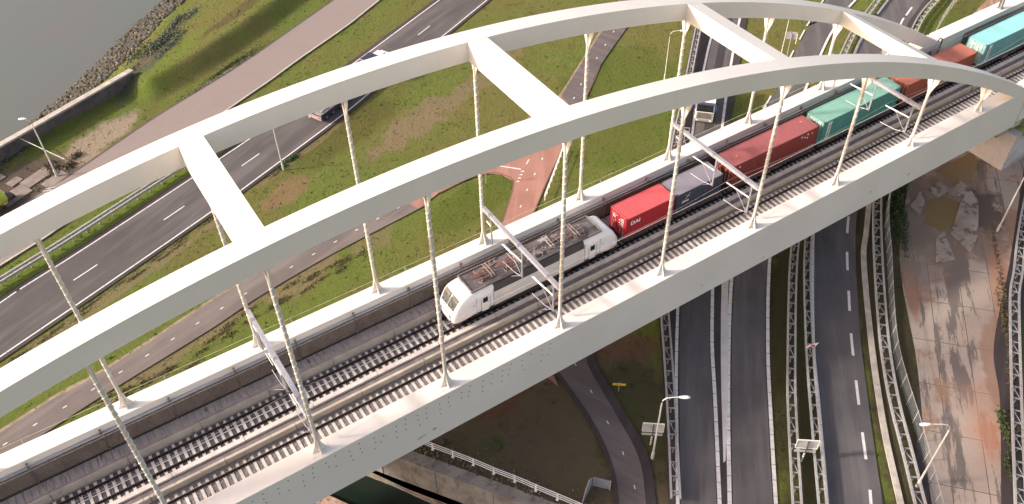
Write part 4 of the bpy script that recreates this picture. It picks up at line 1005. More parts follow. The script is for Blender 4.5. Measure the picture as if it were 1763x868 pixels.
for px_, py_ in ((11.0, 0.35), (1.3, -0.2)): MB().box(px_, px_+0.22, py_, py_+0.16, 2.735, 2.75).build('roof_decal', M_ora, tx)
for y_ in (0.5, -0.3): MB().box(-0.004, 0.015, y_, y_+0.14, 1.5, 1.75).build('decal', M_ora, tx)
t, m = container(84.0, 12.15, 2.80, (0.045, 0.205, 0.185), (0.17, 0.36, 0.30), 'sea green forty foot container whose ribbed roof sits under a catenary portal', 'containers on the train', doors=mat('pale_green_doors', (0.30, 0.48, 0.41), 0.5, col2=(0.14, 0.30, 0.25), scale=1.6, speck=((0.05,0.12,0.1), 1.0, 0.62)))  # door end coloured paler than the sides, sunlight put into the paint
def plate(t, H, txt):
    MB().box(0.72, 1.30, -1.232, -1.226, 0.30, H-0.22).build('name_board', mat('board_white', (0.52, 0.60, 0.56), 0.5), t)
    text(txt, 0.40, M_letterd, 'lettering', t, (1.17, -1.236, 0.42), (R_(90), R_(-90), 0), 1.02, 0.008)
    for y, z, w, h in ((0.62,2.05,0.50,0.5),(-0.62,2.05,0.50,0.5),(0.2,2.15,0.25,0.3),(-0.2,2.0,0.25,0.35),(-0.2,1.1,0.3,0.8)):
        MB().box(-0.002, 0.018, y-w/2, y+w/2, z, min(z+h, H-0.12)).build('data_panel', mat('panel_pale', (0.52, 0.64, 0.58), 0.5, col2=(0.4,0.52,0.47), scale=6), t)
plate(t, 2.8, 'CRONOS')
container(97.4, 12.15, 2.45, (0.23, 0.060, 0.035), (0.36, 0.125, 0.085), 'rust orange forty foot container partly hidden behind the near arch', 'containers on the train', rust=(0.15,0.05,0.03))
t, m = container(111.1, 12.15, 2.80, (0.10, 0.27, 0.28), (0.22, 0.50, 0.51), 'light turquoise forty foot container at the upper right corner', 'containers on the train', doors=mat('pale_turquoise_doors', (0.36, 0.50, 0.46), 0.5, col2=(0.16, 0.32, 0.30), scale=1.6))  # doors paler here too, the sun on this end painted in
plate(t, 2.8, 'CRONOS')
def wagon(x, L, label):
    t = tag(empty('flat_wagon', (x, YT, RT)), label, 'flat wagon', 'container wagons of the train')
    mb = MB()
    for y in (-1.22, 1.04): mb.box(0, L, y, y+0.18, 0.80, 1.10)
    for k in range(8): mb.box(L*k/7-0.1 if k else 0, L*k/7+0.12, -1.04, 1.04, 0.85, 1.05)
    mb.box(0.2, L-0.2, -0.25, 0.25, 0.6, 1.04); mb.build('underframe', mat('rusty_wagon', (0.075, 0.05, 0.045), 0.8, col2=(0.04, 0.03, 0.028), scale=1.5), t)
    for cx in (1.7, L-1.7):
        mb = MB(); mb.box(cx-1.35, cx+1.35, -1.08, -0.92, 0.40, 0.78); mb.box(cx-1.35, cx+1.35, 0.92, 1.08, 0.40, 0.78); mb.box(cx-.3, cx+.3, -1, 1, .4, .78)
        b = mb.build('bogie', M_black, t); wheelset(b, cx-0.9); wheelset(b, cx+0.9)
    mb = MB()
    for e, s2 in ((0, -1), (L, 1)):
        for y in (-0.88, 0.88): mb.tube([(e, y, 1.0), (e+s2*0.45, y, 1.0)], 0.1, 8); mb.tube([(e+s2*0.45, y, 1.0), (e+s2*0.52, y, 1.0)], 0.2, 8)
    mb.build('buffer_pattern', M_black, t)
    tb = mat('tan_brake_box', (0.16, 0.12, 0.095), 0.8); MB().box(L*0.42, L*0.50, -1.15, -0.75, 0.35, 0.75).build('brake_box', tb, t); MB().tube([(L*0.55, -0.9, 0.55), (L*0.62, -0.9, 0.55)], 0.2, 10).build('air_tank', tb, t)
wagon(57.2, 12.7, 'flat wagon under the bright red and navy containers')
wagon(70.75, 12.6, 'flat wagon under the dark red container')
wagon(83.85, 12.5, 'flat wagon under the sea green container')
wagon(97.1, 12.7, 'flat wagon under the rust orange container')
wagon(110.6, 13.0, 'flat wagon under the light turquoise container')

# ---------------------------------------------------------------- guard rails
def guard(P, label, w=0.72, h=0.72, step=1.45, group='double guard rails along the roads', dark=False, diag=3, ped=1):
    Q = cr(P, max(20, int(length(P)/1.2))); a, b = offset(Q, w/2), offset(Q, -w/2); c0 = Q[len(Q)//2]
    t = tag(empty('guard_rail', (c0[0], c0[1], G)), label, 'guard rail', group); off = Vector((c0[0], c0[1], G))
    for E in (a, b):
        mb = MB()
        for i in range(len(E)-1): mb.bar((E[i][0], E[i][1], G+h), (E[i+1][0], E[i+1][1], G+h), 0.17, 0.30)
        o = mb.build('rail', M_guard, t); o.location = -off
    L = length(Q); n = min(100, int(L/step)); dd = np.r_[0, np.cumsum(np.hypot(*np.diff(Q, axis=0).T))]; dd *= 1
    base = None
    for k in range(n):
        s_ = (k+0.5)*L/n; p = np.array([np.interp(s_, dd, Q[:,0]), np.interp(s_, dd, Q[:,1])]); p2 = np.array([np.interp(s_+.1, dd, Q[:,0]), np.interp(s_+.1, dd, Q[:,1])])
        ang = math.atan2(*(p2-p)[::-1])
        if base is None:
            mb = MB(); mb.box(-0.05, 0.05, -w/2+0.09, w/2-0.09, h-0.09, h+0.03); mb.box(-0.05, 0.05, -0.06, 0.06, -0.1, h-0.09); base = mb.build('post', M_guard, t); o = base
            mb = MB(); mb.box(-0.04, 0.04, -w/2+0.09, w/2-0.09, h-0.09, h+0.02); mb.box(-0.05, 0.05, -0.06, 0.06, -0.1, h-0.09)
            mb.bar((0.05, -w/2+0.1, h-0.02), (step-0.05, w/2-0.1, h-0.02), 0.06); braced = mb.build('braced_post', M_guard, t); o2 = braced; used = False
        else: o = None
        if k % diag == 1:
            if not used: q = braced; used = True
            else: q = braced.copy(); COL.objects.link(q)
        else:
            if k == 0: q = base
            else: q = base.copy(); COL.objects.link(q)
        q.parent = t; q.location = (p[0]-c0[0], p[1]-c0[1], 0); q.rotation_euler.z = ang
def cut(P, x0, x1, ax=0):
    """part of a curve inside a range of x"""
    Q = cr(P, 400); m = (Q[:,ax] >= x0) & (Q[:,ax] <= x1); Q = Q[m]; return Q[::max(1, len(Q)//40)]
guard(cut(offset(cr(ext('leftrail', 12, 50), 60), 0), -4, 33), 'guard rail on the grass verge left of the upper road', 0.62, group='double guard rails along the roads', diag=2, step=1.75)
guard(cut(offset(cr(Al, 80), 0.55), 46, 122), 'guard rail on the left side of the truck carriageway, beside the grass', 0.75)
guard(cut(ext('railC', 10, 4), 53, 135), 'guard rail in the middle strip, on the side of the gore carriageway')
guard(cut(ext('railC2', 0, 4), 54, 99), 'guard rail in the middle strip with the red arrow sign, beside the right carriageway', 0.66)
guard(cut(ext('railD', 8, 4), 61, 140), 'guard rail along the pale kerb between motorway and mesh fence', 0.85)
guard(cut(ext('railE', 0, 4), 68, 125), 'guard rail at the right edge of the picture beyond the concrete yard', 0.85, diag=2)

# mesh fence
P = cut(ext('fence', 5, 3), 62, 142); Q = cr(P, 48); c0 = Q[24]; off = Vector((c0[0], c0[1], G))
t = tag(empty('mesh_fence', (c0[0], c0[1], G)), 'wire mesh fence leaning beside the yard, right of the motorway guard rail', 'fence')
mb = MB()
for i in range(len(Q)-1):
    a, b = Q[i], Q[i+1]
    for z in np.linspace(0.15, 1.75, 9): mb.bar((a[0], a[1], G+z), (b[0], b[1], G+z), 0.016)
    for k in range(8):
        p = a+(b-a)*k/8; mb.bar((p[0], p[1], G+0.1), (p[0], p[1], G+1.8), 0.012)
o = mb.build('wire_mesh', mat('fence_wire', (0.32, 0.33, 0.31), 0.6, 0.2), t); o.location = -off
mb = MB()
for i in range(len(Q)-1): mb.bar((Q[i][0], Q[i][1], G+1.82), (Q[i+1][0], Q[i+1][1], G+1.82), 0.05)
o = mb.build('top_rail', M_guard, t); o.location = -off
fp = None
for i in range(len(Q)):
    if fp is None: fp = MB().box(-0.035, 0.035, -0.035, 0.035, 0, 1.95).build('post', M_guard, t); q = fp
    else: q = fp.copy(); COL.objects.link(q); q.parent = t
    q.location = (Q[i][0]-c0[0], Q[i][1]-c0[1], 0)

# ---------------------------------------------------------------- street lamps
M_lamp = mat('lamp_grey', (0.60, 0.59, 0.55), 0.45, 0.1, var=0.06)
M_head = mat('lamp_head_white', (0.80, 0.79, 0.76), 0.4, var=0.04)
def lamp(x, y, h, az, reach, label, lean=0.0, r=0.10):
    t = tag(empty('street_lamp', (x, y, G), R_(az)), label, 'street lamp', 'street lamps')
    mb = MB(); mb.tube([(0,0,0), (0,0,0.9*1.0)], r*1.5, 10); mb.tube([(0,0,0.9), (0,0,h-0.9)], r, 10, r1=r*0.62); mb.build('pole', M_lamp, t)
    mb = MB(); mb.tube([(0,0,h-0.95), (0.05,0,h-0.45), (0.35,0,h-0.1), (0.8,0,h), (reach,0,h+0.05)], r*0.55, 8); mb.build('arm', M_lamp, t)
    mb = MB(); n = 10; vs = []; st = [(0,0.06,0.06),(0.15,0.11,0.09),(0.45,0.17,0.12),(0.75,0.16,0.11),(0.95,0.09,0.06)]
    for a, w, hh in st:
        for j in range(n): q = 2*math.pi*j/n; vs.append((reach-0.05+a, w*math.cos(q), h+0.05+hh*math.sin(q)))
    fs = [(i*n+j, i*n+(j+1)%n, (i+1)*n+(j+1)%n, (i+1)*n+j) for i in range(4) for j in range(n)]+[tuple(range(n-1,-1,-1)), tuple(4*n+j for j in range(n))]
    mb.add(vs, fs); mb.build('lamp_head', M_head, t, smooth=True); return t
lamp(48.46, -9.17, 9.2, -35, 1.35, 'street lamp leaning over the guard rail beside the square sign panel at lower centre')
lamp(65.9, -24.1, 9.4, 148, 1.75, 'street lamp by the mesh fence whose head hangs over the concrete yard')
lamp(88.16, 36.6, 7.6, -38, 1.3, 'thin street lamp on the grass left of the blue-cabbed truck', r=0.07)
lamp(36.83, 47.83, 8.6, 140, 1.2, 'street lamp on the verge below the left road, its head behind the far arch', r=0.09)
lamp(13.11, 62.35, 8.6, 150, 0.35, 'street lamp in the far left corner between retaining wall and promenade', r=0.11)
lamp(99.6, -7.65, 9.5, -40, 1.5, 'street lamp rising out of the right edge of the picture beside the puddles')
lamp(103.5, 30.3, 8.0, 140, 1.2, 'street lamp with its head beside the grey sign back at upper right', r=0.08)
lamp(71.9, -31.2, 8.0, -60, 1.2, 'street lamp crossing the bottom right corner of the picture', r=0.08)

# ---------------------------------------------------------------- signs
M_signback = mat('sign_back_grey', (0.55, 0.54, 0.50), 0.5, 0.1)
M_yel = mat('sign_yellow', (0.80, 0.48, 0.03), 0.5, var=0.05); M_redp = mat('sign_red', (0.45, 0.02, 0.03), 0.5, var=0.05); M_wh = mat('sign_white', (0.8, 0.79, 0.78), 0.45, var=0.04)
def panel_sign(x, y, az, w, hh, z0, label):
    t = tag(empty('road_sign', (x, y, G), R_(az)), label, 'road sign', 'grey-backed signs on striped posts')
    MB().tube([(0,0,0), (0,0,z0+hh*0.95)], 0.06, 10).build('post', mat('sign_post_dark', (0.13,0.12,0.11), 0.6), t)
    for k in range(4): MB().tube([(0,0,0.12+0.36*k), (0,0,0.32+0.36*k)], 0.075, 10).build('reflective_band', M_wh, t)
    b = MB().box(-w/2, w/2, 0.07, 0.10, z0, z0+hh).build('board', M_signback, t)
    mb = MB(); mb.box(-w/2-0.03, w/2+0.03, 0.03, 0.12, z0+hh, z0+hh+0.07); mb.box(-w/2-0.03, w/2+0.03, 0.03, 0.12, z0-0.06, z0); mb.box(-w/2-0.04, -w/2, 0.03, 0.12, z0, z0+hh); mb.box(w/2, w/2+0.04, 0.03, 0.12, z0, z0+hh)
    mb.build('frame', M_wh, b)
    MB().box(-w/2, w/2, 0.07, 0.11, z0-0.65, z0-0.35).build('lower_plate', M_signback, t)
panel_sign(49.2, -8.0, -38, 1.85, 1.15, 2.1, 'square grey sign panel on striped post beside the lower centre street lamp')
panel_sign(59.3, -16.8, -38, 1.85, 1.15, 2.1, 'square grey sign panel on striped post between the two middle guard rails')
t = tag(empty('diversion_sign', (50.5, -1.6, G), R_(-38)), 'small yellow direction board on a thin post in the brown grass', 'sign')
MB().tube([(0,0,0), (0,0,1.35)], 0.035, 8).build('post', M_galv, t); MB().box(-0.62, 0.62, -0.05, -0.02, 0.95, 1.25).build('board', M_yel, t)
text('----', 0.2, mat('sign_dark', (0.12,0.07,0.02), 0.6), 'lettering', t, (-0.35, -0.056, 1.05), (R_(90), 0, 0), 2.2, 0.004)
t = tag(empty('arrow_sign', (68.9, -8.5, G), R_(-38)), 'white diamond-shaped sign with a red arrow on the middle guard rail', 'sign')
MB().tube([(0,0,0), (0,0,1.3)], 0.035, 8).build('post', M_galv, t)
MB().prism([(-0.55,0.95),(-0.30,1.50),(0.55,1.95),(0.36,1.35)], 1, -0.05, -0.02).build('board', M_wh, t)
MB().prism([(-0.38,1.02),(-0.28,1.02),(0.12,1.36),(0.22,1.28),(0.28,1.62),(-0.12,1.62),(0.0,1.48)], 1, -0.065, -0.052).build('arrow', M_redp, t)
t = tag(empty('road_sign', (111.3, 36.2, G), R_(-40)), 'grey back of a two-part sign above the grass strip at upper right', 'road sign')
t.location = (103.9, 29.6, G)
MB().tube([(0,0,0), (0,0,5.2)], 0.06, 8).build('post', M_galv, t); MB().box(-0.75, -0.04, 0.06, 0.10, 4.4, 5.5).build('board', mat('blue_grey_back', (0.35,0.38,0.40), 0.5), t); MB().box(0.02, 0.72, 0.06, 0.10, 4.4, 5.5).build('board', mat('blue_grey_back2', (0.42,0.45,0.46), 0.5), t); MB().box(0.74, 0.82, 0.03, 0.13, 3.7, 5.2).build('edge_strip', M_wh, t)
t = tag(empty('bracket_sign', (80.5, 23.8, G), R_(-40)), 'grey boxed sign frame by the road just right of the near portal', 'sign')
MB().tube([(0,0,0), (0,0,2.2)], 0.05, 8).build('post', M_galv, t); mb = MB(); mb.box(-0.5,0.5,-0.06,0,2.9,3.0); mb.box(-0.5,0.5,-0.06,0,1.9,2.0); mb.box(-0.5,-0.4,-0.06,0,2.0,2.9); mb.box(0.4,0.5,-0.06,0,2.0,2.9); mb.box(-.1,.5,-.05,-.01,2.4,2.5); mb.build('frame', M_galv, t)
# small traffic signal post and zebra-striped rail by the junction
t = tag(empty('signpost', (56.2, 31.6, G)), 'slim signpost on the grass tongue at the red junction', 'signpost')
MB().tube([(0,0,0), (0,0,2.6)], 0.04, 8).build('post', M_galv, t); MB().box(-0.2,0.2,-0.05,0.05,2.5,3.0).build('board', mat('brown_board', (0.12,0.05,0.04), 0.6), t)
t = tag(empty('railing', (63.9, 28.3, G), R_(41.5)), 'low white railing along the right side of the red cycle path', 'railing')
mb = MB(); mb.box(-4.8, 4.8, -0.04, 0.04, 0.85, 0.95); mb.box(-4.8, 4.8, -0.04, 0.04, 0.42, 0.52); mb.build('rail', M_wh, t)
pp = None
for k in range(9):
    if pp is None: pp = MB().box(-0.04, 0.04, -0.04, 0.04, 0, 0.95).build('post', M_wh, t); q = pp
    else: q = pp.copy(); COL.objects.link(q); q.parent = t
    q.location = (-4.8+1.2*k, 0, 0)

# ---------------------------------------------------------------- quay at the bottom
M_quay = NB('stained_quay_concrete', 0.9, 0.3); a = M_quay.noise(0.5, 8, 0.7); st = M_quay.noise(0.9, 7, 0.7, stretch=(0.8, 0.8, 3.5))
c = M_quay.mix(M_quay.ramp(a, 0.35, 0.7), (0.30, 0.27, 0.24), (0.17, 0.15, 0.135)); c = M_quay.mix(M_quay.math('MULTIPLY', M_quay.ramp(st, 0.5, 0.68), 0.7), c, (0.10, 0.085, 0.07)); M_quay = M_quay.finish(c, a, 0.03, 0.4)
WQ = np.array([(14,17.5),(25.5,10.2),(29.8,3.9),(37.5,-7.4),(62,-44)], float)
t = tag(empty('quay_wall', (33, -1, G)), 'dark stained concrete quay wall dropping into the dock at the bottom of the picture', 'quay wall'); off = Vector((33, -1, G))
WQd = cr(WQ[1:], 60); A_, B_ = offset(WQd, -0.15), offset(WQd, 0.45)
WQd = np.vstack([WQ[1:2], WQ[2:]]) 
A_, B_ = offset(WQ, 0.6), offset(WQ, -0.55)
mb = MB(); n = len(WQ)
def wallstrip(mb, A, B, z0, z1):
    n = len(A); vs = [(p[0], p[1], z0) for p in A]+[(p[0], p[1], z1) for p in A]+[(p[0], p[1], z1) for p in B]+[(p[0], p[1], z0) for p in B]
    fs = []
    for i in range(n-1):
        for k in range(4): fs.append((k*n+i, k*n+i+1, ((k+1)%4)*n+i+1, ((k+1)%4)*n+i))
    fs += [tuple(k*n for k in range(4)), tuple(k*n+n-1 for k in (3,2,1,0))]; return mb.add(vs, fs)
o = wallstrip(mb, A_, B_, -18.2, -12.02).build('wall', M_quay, t); o.location = -off
C_ = offset(WQ, -1.15)
o = wallstrip(MB(), offset(WQ, -0.54), C_, -18.2, -15.9).build('footing_ledge', mat('ledge_concrete', (0.30, 0.27, 0.20), 0.9, col2=(0.18,0.16,0.12), scale=1.5), t); o.location = -off
mb = MB(); QW = cr(WQ[1:], 24)
for p, p2 in zip(QW[::2], QW[1::2]):
    d = (p2-p)/np.hypot(*(p2-p)); nrm = np.array((-d[1], d[0])); q = p-nrm*0.56
    mb.bar((q[0], q[1], -15.9), (q[0], q[1], -12.1), 0.05)
o = mb.build('joint_pattern', M_dark, t); o.location = -off
def floatbeam(a, b, w, label, z=-15.9):
    a, b = np.array(a), np.array(b); L = np.hypot(*(b-a)); ang = math.atan2(*(b-a)[::-1])
    t = tag(empty('fender_beam', (a[0], a[1], -16.4), ang), label, 'fender beam', 'rusty fender beams in the dock')
    MB().box(0, L, -w/2, w/2, -0.5, z+16.4).build('beam', mat('peeling_pink_concrete', (0.52, 0.37, 0.29), 0.9, col2=(0.36, 0.19, 0.12), scale=1.3, speck=((0.13, 0.12, 0.075), 2.0, 0.55)), t)
    MB().box(0, L, -w/2-0.12, -w/2-0.005, -0.4, z+16.25).build('timber_rubbing_strip', mat('grey_timber', (0.26, 0.23, 0.22), 0.9), t)
floatbeam((26.35, 9.2), (38.35, -11.3), 1.55, 'pinkish peeling fender beam between dark water and quay wall')
floatbeam((19.6, 10.6), (26.6, -0.9), 0.95, 'pinkish fender beam showing only its tip at the bottom edge')
# white railing on top of the quay
QR = np.array([(27.2, 11.6)]+[(30.9, 5.1)]+TR['quayrail']+[(41.0,-11.3),(44.5,-17.3),(50,-26.0)]); c0 = (36.0, -3.0); off = Vector((36.0, -3.0, G))
t = tag(empty('quay_railing', (36, -3, G)), 'white three-bar railing along the top of the dark quay wall', 'railing')
Q = cr(QR, 60)
for z in (0.35, 0.68, 1.0):
    mb = MB(); mb.tube([(x, y, G+z) for x, y in Q], 0.042, 7); o = mb.build('rail', M_wh, t); o.location = -off
dd = np.r_[0, np.cumsum(np.hypot(*np.diff(Q, axis=0).T))]; pp = None; k = 0
d0 = float(dd[int(np.argmin(np.hypot(Q[:,0]-32.4, Q[:,1]-2.6)))])
s_ = d0-2.05*4
while s_ < dd[-1]:
    x, y = np.interp(s_, dd, Q[:,0]), np.interp(s_, dd, Q[:,1]); x2, y2 = np.interp(s_+.1, dd, Q[:,0]), np.interp(s_+.1, dd, Q[:,1])
    if pp is None: mb = MB(); mb.box(-0.05, 0.05, -0.03, 0.03, 0, 1.0); mb.box(-0.12, 0.12, -0.12, 0.12, 0, 0.10); pp = mb.build('post', M_wh, t); q = pp
    else: q = pp.copy(); COL.objects.link(q); q.parent = t
    q.location = (x-36, y+3, 0); q.rotation_euler.z = math.atan2(y2-y, x2-x); s_ += 2.05
# fan-shaped grille at the end of the railing
t = tag(empty('steel_grille', (40.6, -9.3, G), R_(30)), 'grey steel grille screen sticking out beside the white railing at the bottom', 'grille')
MB().prism([(-0.2,0.0),(1.9,0.0),(1.9,1.3),(1.2,1.9),(0.6,1.4)], 1, -0.02, 0.02).build('side_plate', M_galv, t)
mb = MB()
for k in range(13): mb.bar((1.9, -0.1-0.0, 0.1+0.11*k), (2.2, -1.6, 0.1+0.11*k), 0.03)
mb.build('bar_pattern', M_galv, t); MB().box(2.15, 2.22, -1.66, -1.58, 0, 1.5).build('post', M_galv, t)
# rubble on the quay shoulder
def rocks(name, pts, r0, r1, m, flat=0.7, kind='stuff'):
    ico = [(0,0,1),(0.894,0,0.447),(0.276,0.851,0.447),(-0.724,0.526,0.447),(-0.724,-0.526,0.447),(0.276,-0.851,0.447),(0.724,0.526,-0.447),(-0.276,0.851,-0.447),(-0.894,0,-0.447),(-0.276,-0.851,-0.447),(0.724,-0.526,-0.447),(0,0,-1)]
    fc = [(0,1,2),(0,2,3),(0,3,4),(0,4,5),(0,5,1),(1,6,2),(2,7,3),(3,8,4),(4,9,5),(5,10,1),(6,7,2),(7,8,3),(8,9,4),(9,10,5),(10,6,1),(11,7,6),(11,8,7),(11,9,8),(11,10,9),(11,6,10)]
    vs, fs = [], []
    for x, y, z in pts:
        r = random.uniform(r0, r1)*(1 if random.random() > .1 else 1.5); a = random.uniform(0, 6.28); ca, sa = math.cos(a), math.sin(a); sx, sy, sz = random.uniform(.7,1.4), random.uniform(.7,1.2), random.uniform(.45,.9)*flat/0.7; o = len(vs)
        for p in ico:
            j = random.uniform(0.75, 1.15); px, py, pz = p[0]*sx*j*r, p[1]*sy*j*r, p[2]*sz*j*r; vs.append((x+px*ca-py*sa, y+px*sa+py*ca, z+pz))
        fs += [tuple(i+o for i in f) for f in fc]
    me = bpy.data.meshes.new(name); me.from_pydata(vs, [], fs); me.materials.append(m); o = bpy.data.objects.new(name, me); COL.objects.link(o); o['kind'] = kind; return o
M_rock = mat('basalt_riprap', (0.085, 0.076, 0.052), 0.85, col2=(0.028, 0.025, 0.019), scale=1.6, speck=((0.26, 0.235, 0.19), 1.3, 0.62))
def terr(x, y): return terrain(np.array([x]), np.array([y]))[0]
pts = []; W2 = np.array(WATERLINE, float)
for (a, b, n) in ((1, 2, 900), (2, 3, 800), (3, 4, 800), (4, 5, 800), (5, 6, 800), (6, 7, 1300)):
    for _ in range(n):
        u = random.random(); d = random.uniform(-0.8, 6.6)**1; A = W2[a]+(W2[b]-W2[a])*u; dr = (W2[b]-W2[a]); dr /= np.hypot(*dr); nr = np.array((dr[1], -dr[0]))
        if random.random() < (d-3.5)/6: continue
        p = A+nr*d; pts.append((p[0], p[1], float(terr(p[0], p[1]))+0.08))
rocks('riprap', pts, 0.16, 0.40, M_rock)
pts = []
for _ in range(420):
    u = random.random(); p = WQ[2]+(WQ[3]-WQ[2])*u*1.4 if random.random() < .8 else WQ[1]+(WQ[2]-WQ[1])*u; d = abs(random.gauss(0, 0.8))+0.5; q = p+np.array((0.83, 0.56))*d
    pts.append((q[0], q[1], G-0.03))
rocks('gravel', pts, 0.03, 0.13, mat('mossy_gravel', (0.20, 0.17, 0.13), 0.95, col2=(0.07, 0.065, 0.04), scale=2))
# retaining wall, top left
wa, wb = np.array(WALL[0], float), np.array(WALL[2], float); d = (wb-wa); L = np.hypot(*d); ang = math.atan2(d[1], d[0])
t = tag(empty('retaining_wall', (wa[0], wa[1], G), ang), 'long dark retaining wall with pale cap between river and promenade', 'wall')
MB().box(0, L, -0.22, 0.22, -3.5, 1.75).build('wall', mat('dark_sheet_wall', (0.12, 0.10, 0.105), 0.9, col2=(0.06,0.05,0.055), scale=0.7, speck=((0.10,0.12,0.05), 1.2, 0.6)), t)
MB().box(-0.1, L+0.05, -0.42, 0.42, 1.75, 2.0).build('cap', M_conc, t)

# ---------------------------------------------------------------- odds and ends at the left edge
t = tag(empty('fallen_pole', (10.6, 71.2, G)), 'thin pole lying aslant across the foot of the street lamp by the retaining wall', 'pole')
MB().tube([(0,0,1.6), (4.1,-6.2,0.15)], 0.06, 6).build('pole', M_lamp, t)
mb = MB()
t = tag(empty('plank_pile', (11.4, 59.6, G), R_(-20)), 'heap of pale planks and scrap lying on the dirty concrete at the left edge', 'pile')
for k in range(7): MB().bar((random.uniform(-.5,0), random.uniform(-.5,.5), 0.06+0.05*k), (random.uniform(.8,1.6), random.uniform(-.6,.6), 0.10+0.05*k), 0.16, 0.04).build('plank', mat('pale_plank', (0.45,0.42,0.40), 0.8), t)
mb = MB()
for (x, y, w, d_, a) in [(6.5,66.0,2.2,1.5,.4),(8.5,64.2,1.6,1.2,.5),(11.0,63.5,3.6,1.8,.45),(8.0,61.5,3.4,2.2,.4),(12.8,61.8,3.0,1.6,.45),(5.5,62.6,2.6,1.8,.4)]:
    ca, sa = math.cos(a), math.sin(a); P = [(x+u*ca-v*sa, y+u*sa+v*ca) for u, v in ((-w/2,-d_/2),(w/2,-d_/2),(w/2,d_/2),(-w/2,d_/2))]
    mb.prism(P, 2, G-0.1, G+0.03)
o = mb.build('cracked_slab_paving', mat('dirty_slab', (0.26, 0.215, 0.185), 0.9, col2=(0.17,0.14,0.12), scale=1.0)); o['kind'] = 'structure'
t = tag(empty('tank_trailer', (6.3, 60.3, G), R_(26)), 'lime green tank body cut off by the left edge of the picture', 'tank')
mb = MB(); mb.tube([(-5, 0, 1.3), (0.6, 0, 1.3)], 1.0, 20); mb.build('tank', mat('lime_green', (0.42, 0.50, 0.05), 0.45), t)
MB().box(0.62, 1.7, -0.6, 0.6, 0.35, 0.8).build('drawbar', M_black, t); MB().box(0.65, 1.05, 0.2, 0.9, 0.8, 1.3).build('white_cover', M_wh, t)
for x in (-3.5, -0.8): MB().tube([(x,-0.9,0.4),(x,0.9,0.4)], 0.4, 14).build('wheel', M_black, t)

# ---------------------------------------------------------------- vehicles
M_tyre = mat('tyre_black', (0.02, 0.02, 0.02), 0.85); M_rim = mat('rim_grey', (0.35,0.35,0.36), 0.4, 0.5); M_grille = mat('grille_grey', (0.38, 0.38, 0.36), 0.4, 0.3)
def wheel(t, x, y, r=0.5, w=0.3):
    s_ = 1 if y > 0 else -1
    o = MB().tube([(x, y-w/2, r), (x, y+w/2, r)], r, 20).build('wheel', M_tyre, t)
    MB().tube([(x, y+s_*(w/2+0.005), r), (x, y+s_*(w/2+0.02), r)], r*0.5, 14).build('rim', M_rim, o)
def truck_cab(t, wh, bl):
    # faces -x
    mb = MB(); mb.prism([(-0.02,0.55),(0.0,1.65),(0.22,2.75),(0.75,3.25),(2.1,3.45),(2.1,0.8)], 1, -1.2, 1.2); mb.build('cab', wh, t, bevel=0.06)
    MB().add([(-0.035,-1.08,1.72),(-0.035,1.08,1.72),(0.16,1.02,2.68),(0.16,-1.02,2.68)], [(0,1,2,3)]).build('windscreen', M_glass, t)
    mb = MB(); mb.box(-0.10,-0.02,-0.98,0.98,0.75,1.60); g = mb.build('grille', M_grille, t)
    mb = MB(); [mb.box(-0.13,-0.10,-0.93+0.03*k,0.93-0.03*k,0.80+0.15*k,0.85+0.15*k) for k in range(6)]; mb.build('slat_pattern', M_black, g)
    mb = MB(); mb.box(-0.22, 0.25, -1.20, 1.20, 0.28, 0.68); mb.build('bumper', M_grille, t, bevel=0.05)
    for y in (-1.0, 0.72): MB().box(-0.25,-0.2,y,y+0.28,0.42,0.60).build('headlight', M_wh, t)
    for y in (-1.24, 1.20): MB().box(0.02, 0.9, y, y+0.04, 1.1, 1.62).build('side_panel', bl, t)
    for y in (-1.42, 1.30): MB().box(0.02, 0.16, y, y+0.12, 1.9, 2.7).build('mirror', bl, t)
    MB().box(-0.06, 0.40, -1.10, 1.10, 2.72, 2.92).build('sun_visor', mat('visor_dark_blue', (0.05,0.06,0.12), 0.4), t)
    for y in (-1.05, 1.05): wheel(t, 1.3, y)
WHT = mat('truck_white', (0.76, 0.76, 0.77), 0.35, var=0.04, coat=0.3); BLU = mat('truck_blue', (0.045, 0.075, 0.30), 0.35, coat=0.3)
hd = math.atan2(46-26, 107-86.2)
t = tag(empty('truck', (85.9, 26.2, G), R_(44)), 'white and blue lorry with grey grille driving on the carriageway toward the bridge', 'truck')
truck_cab(t, WHT, BLU)
MB().box(2.35, 5.6, -1.25, 1.25, 1.1, 3.45).build('load_box', WHT, t, bevel=0.03); MB().box(2.0, 5.5, -0.45, 0.45, 0.75, 1.08).build('chassis', M_black, t)
for x in (4.2,):
    for y in (-1.05, 1.05): wheel(t, x, y)
# dark tipper / crane lorry on the upper road: its tail towards the camera
t = tag(empty('flatbed_truck', (44.3, 54.9, G), R_(24.5)), 'dark flatbed lorry with steel gear on its deck, half hidden behind the far arch', 'truck')
DKB = mat('lorry_dark_blue', (0.03, 0.035, 0.055), 0.4)
MB().box(0, 10.5, -1.25, -1.05, 0.55, 1.15).build('side_guard', DKB, t); MB().box(0, 10.5, 1.05, 1.25, 0.55, 1.15).build('side_guard', DKB, t)
MB().box(0.0, 10.5, -1.2, 1.2, 1.15, 1.28).build('deck', mat('lorry_deck', (0.42,0.39,0.37), 0.6, 0.2, col2=(0.16,0.14,0.13), scale=1.6), t)
MB().box(-0.18, 0.0, -1.25, 1.25, 0.5, 1.0).build('rear_bar', mat('rear_bar_grey', (0.4,0.36,0.36), 0.5, 0.3), t)
for y in (-1.1, 0.8): MB().box(-0.2, -0.18, y, y+0.3, 0.75, 0.92).build('tail_light', M_redp, t)
mb = MB()
for k in range(7): mb.bar((1.0+0.9*k, -0.85, 1.3), (1.25+0.9*k, 0.85, 1.75+0.12*(k % 3)), 0.14)
for y in (-0.8, 0.0, 0.8): mb.bar((0.4, y, 1.4), (7.5, y, 1.55), 0.12)
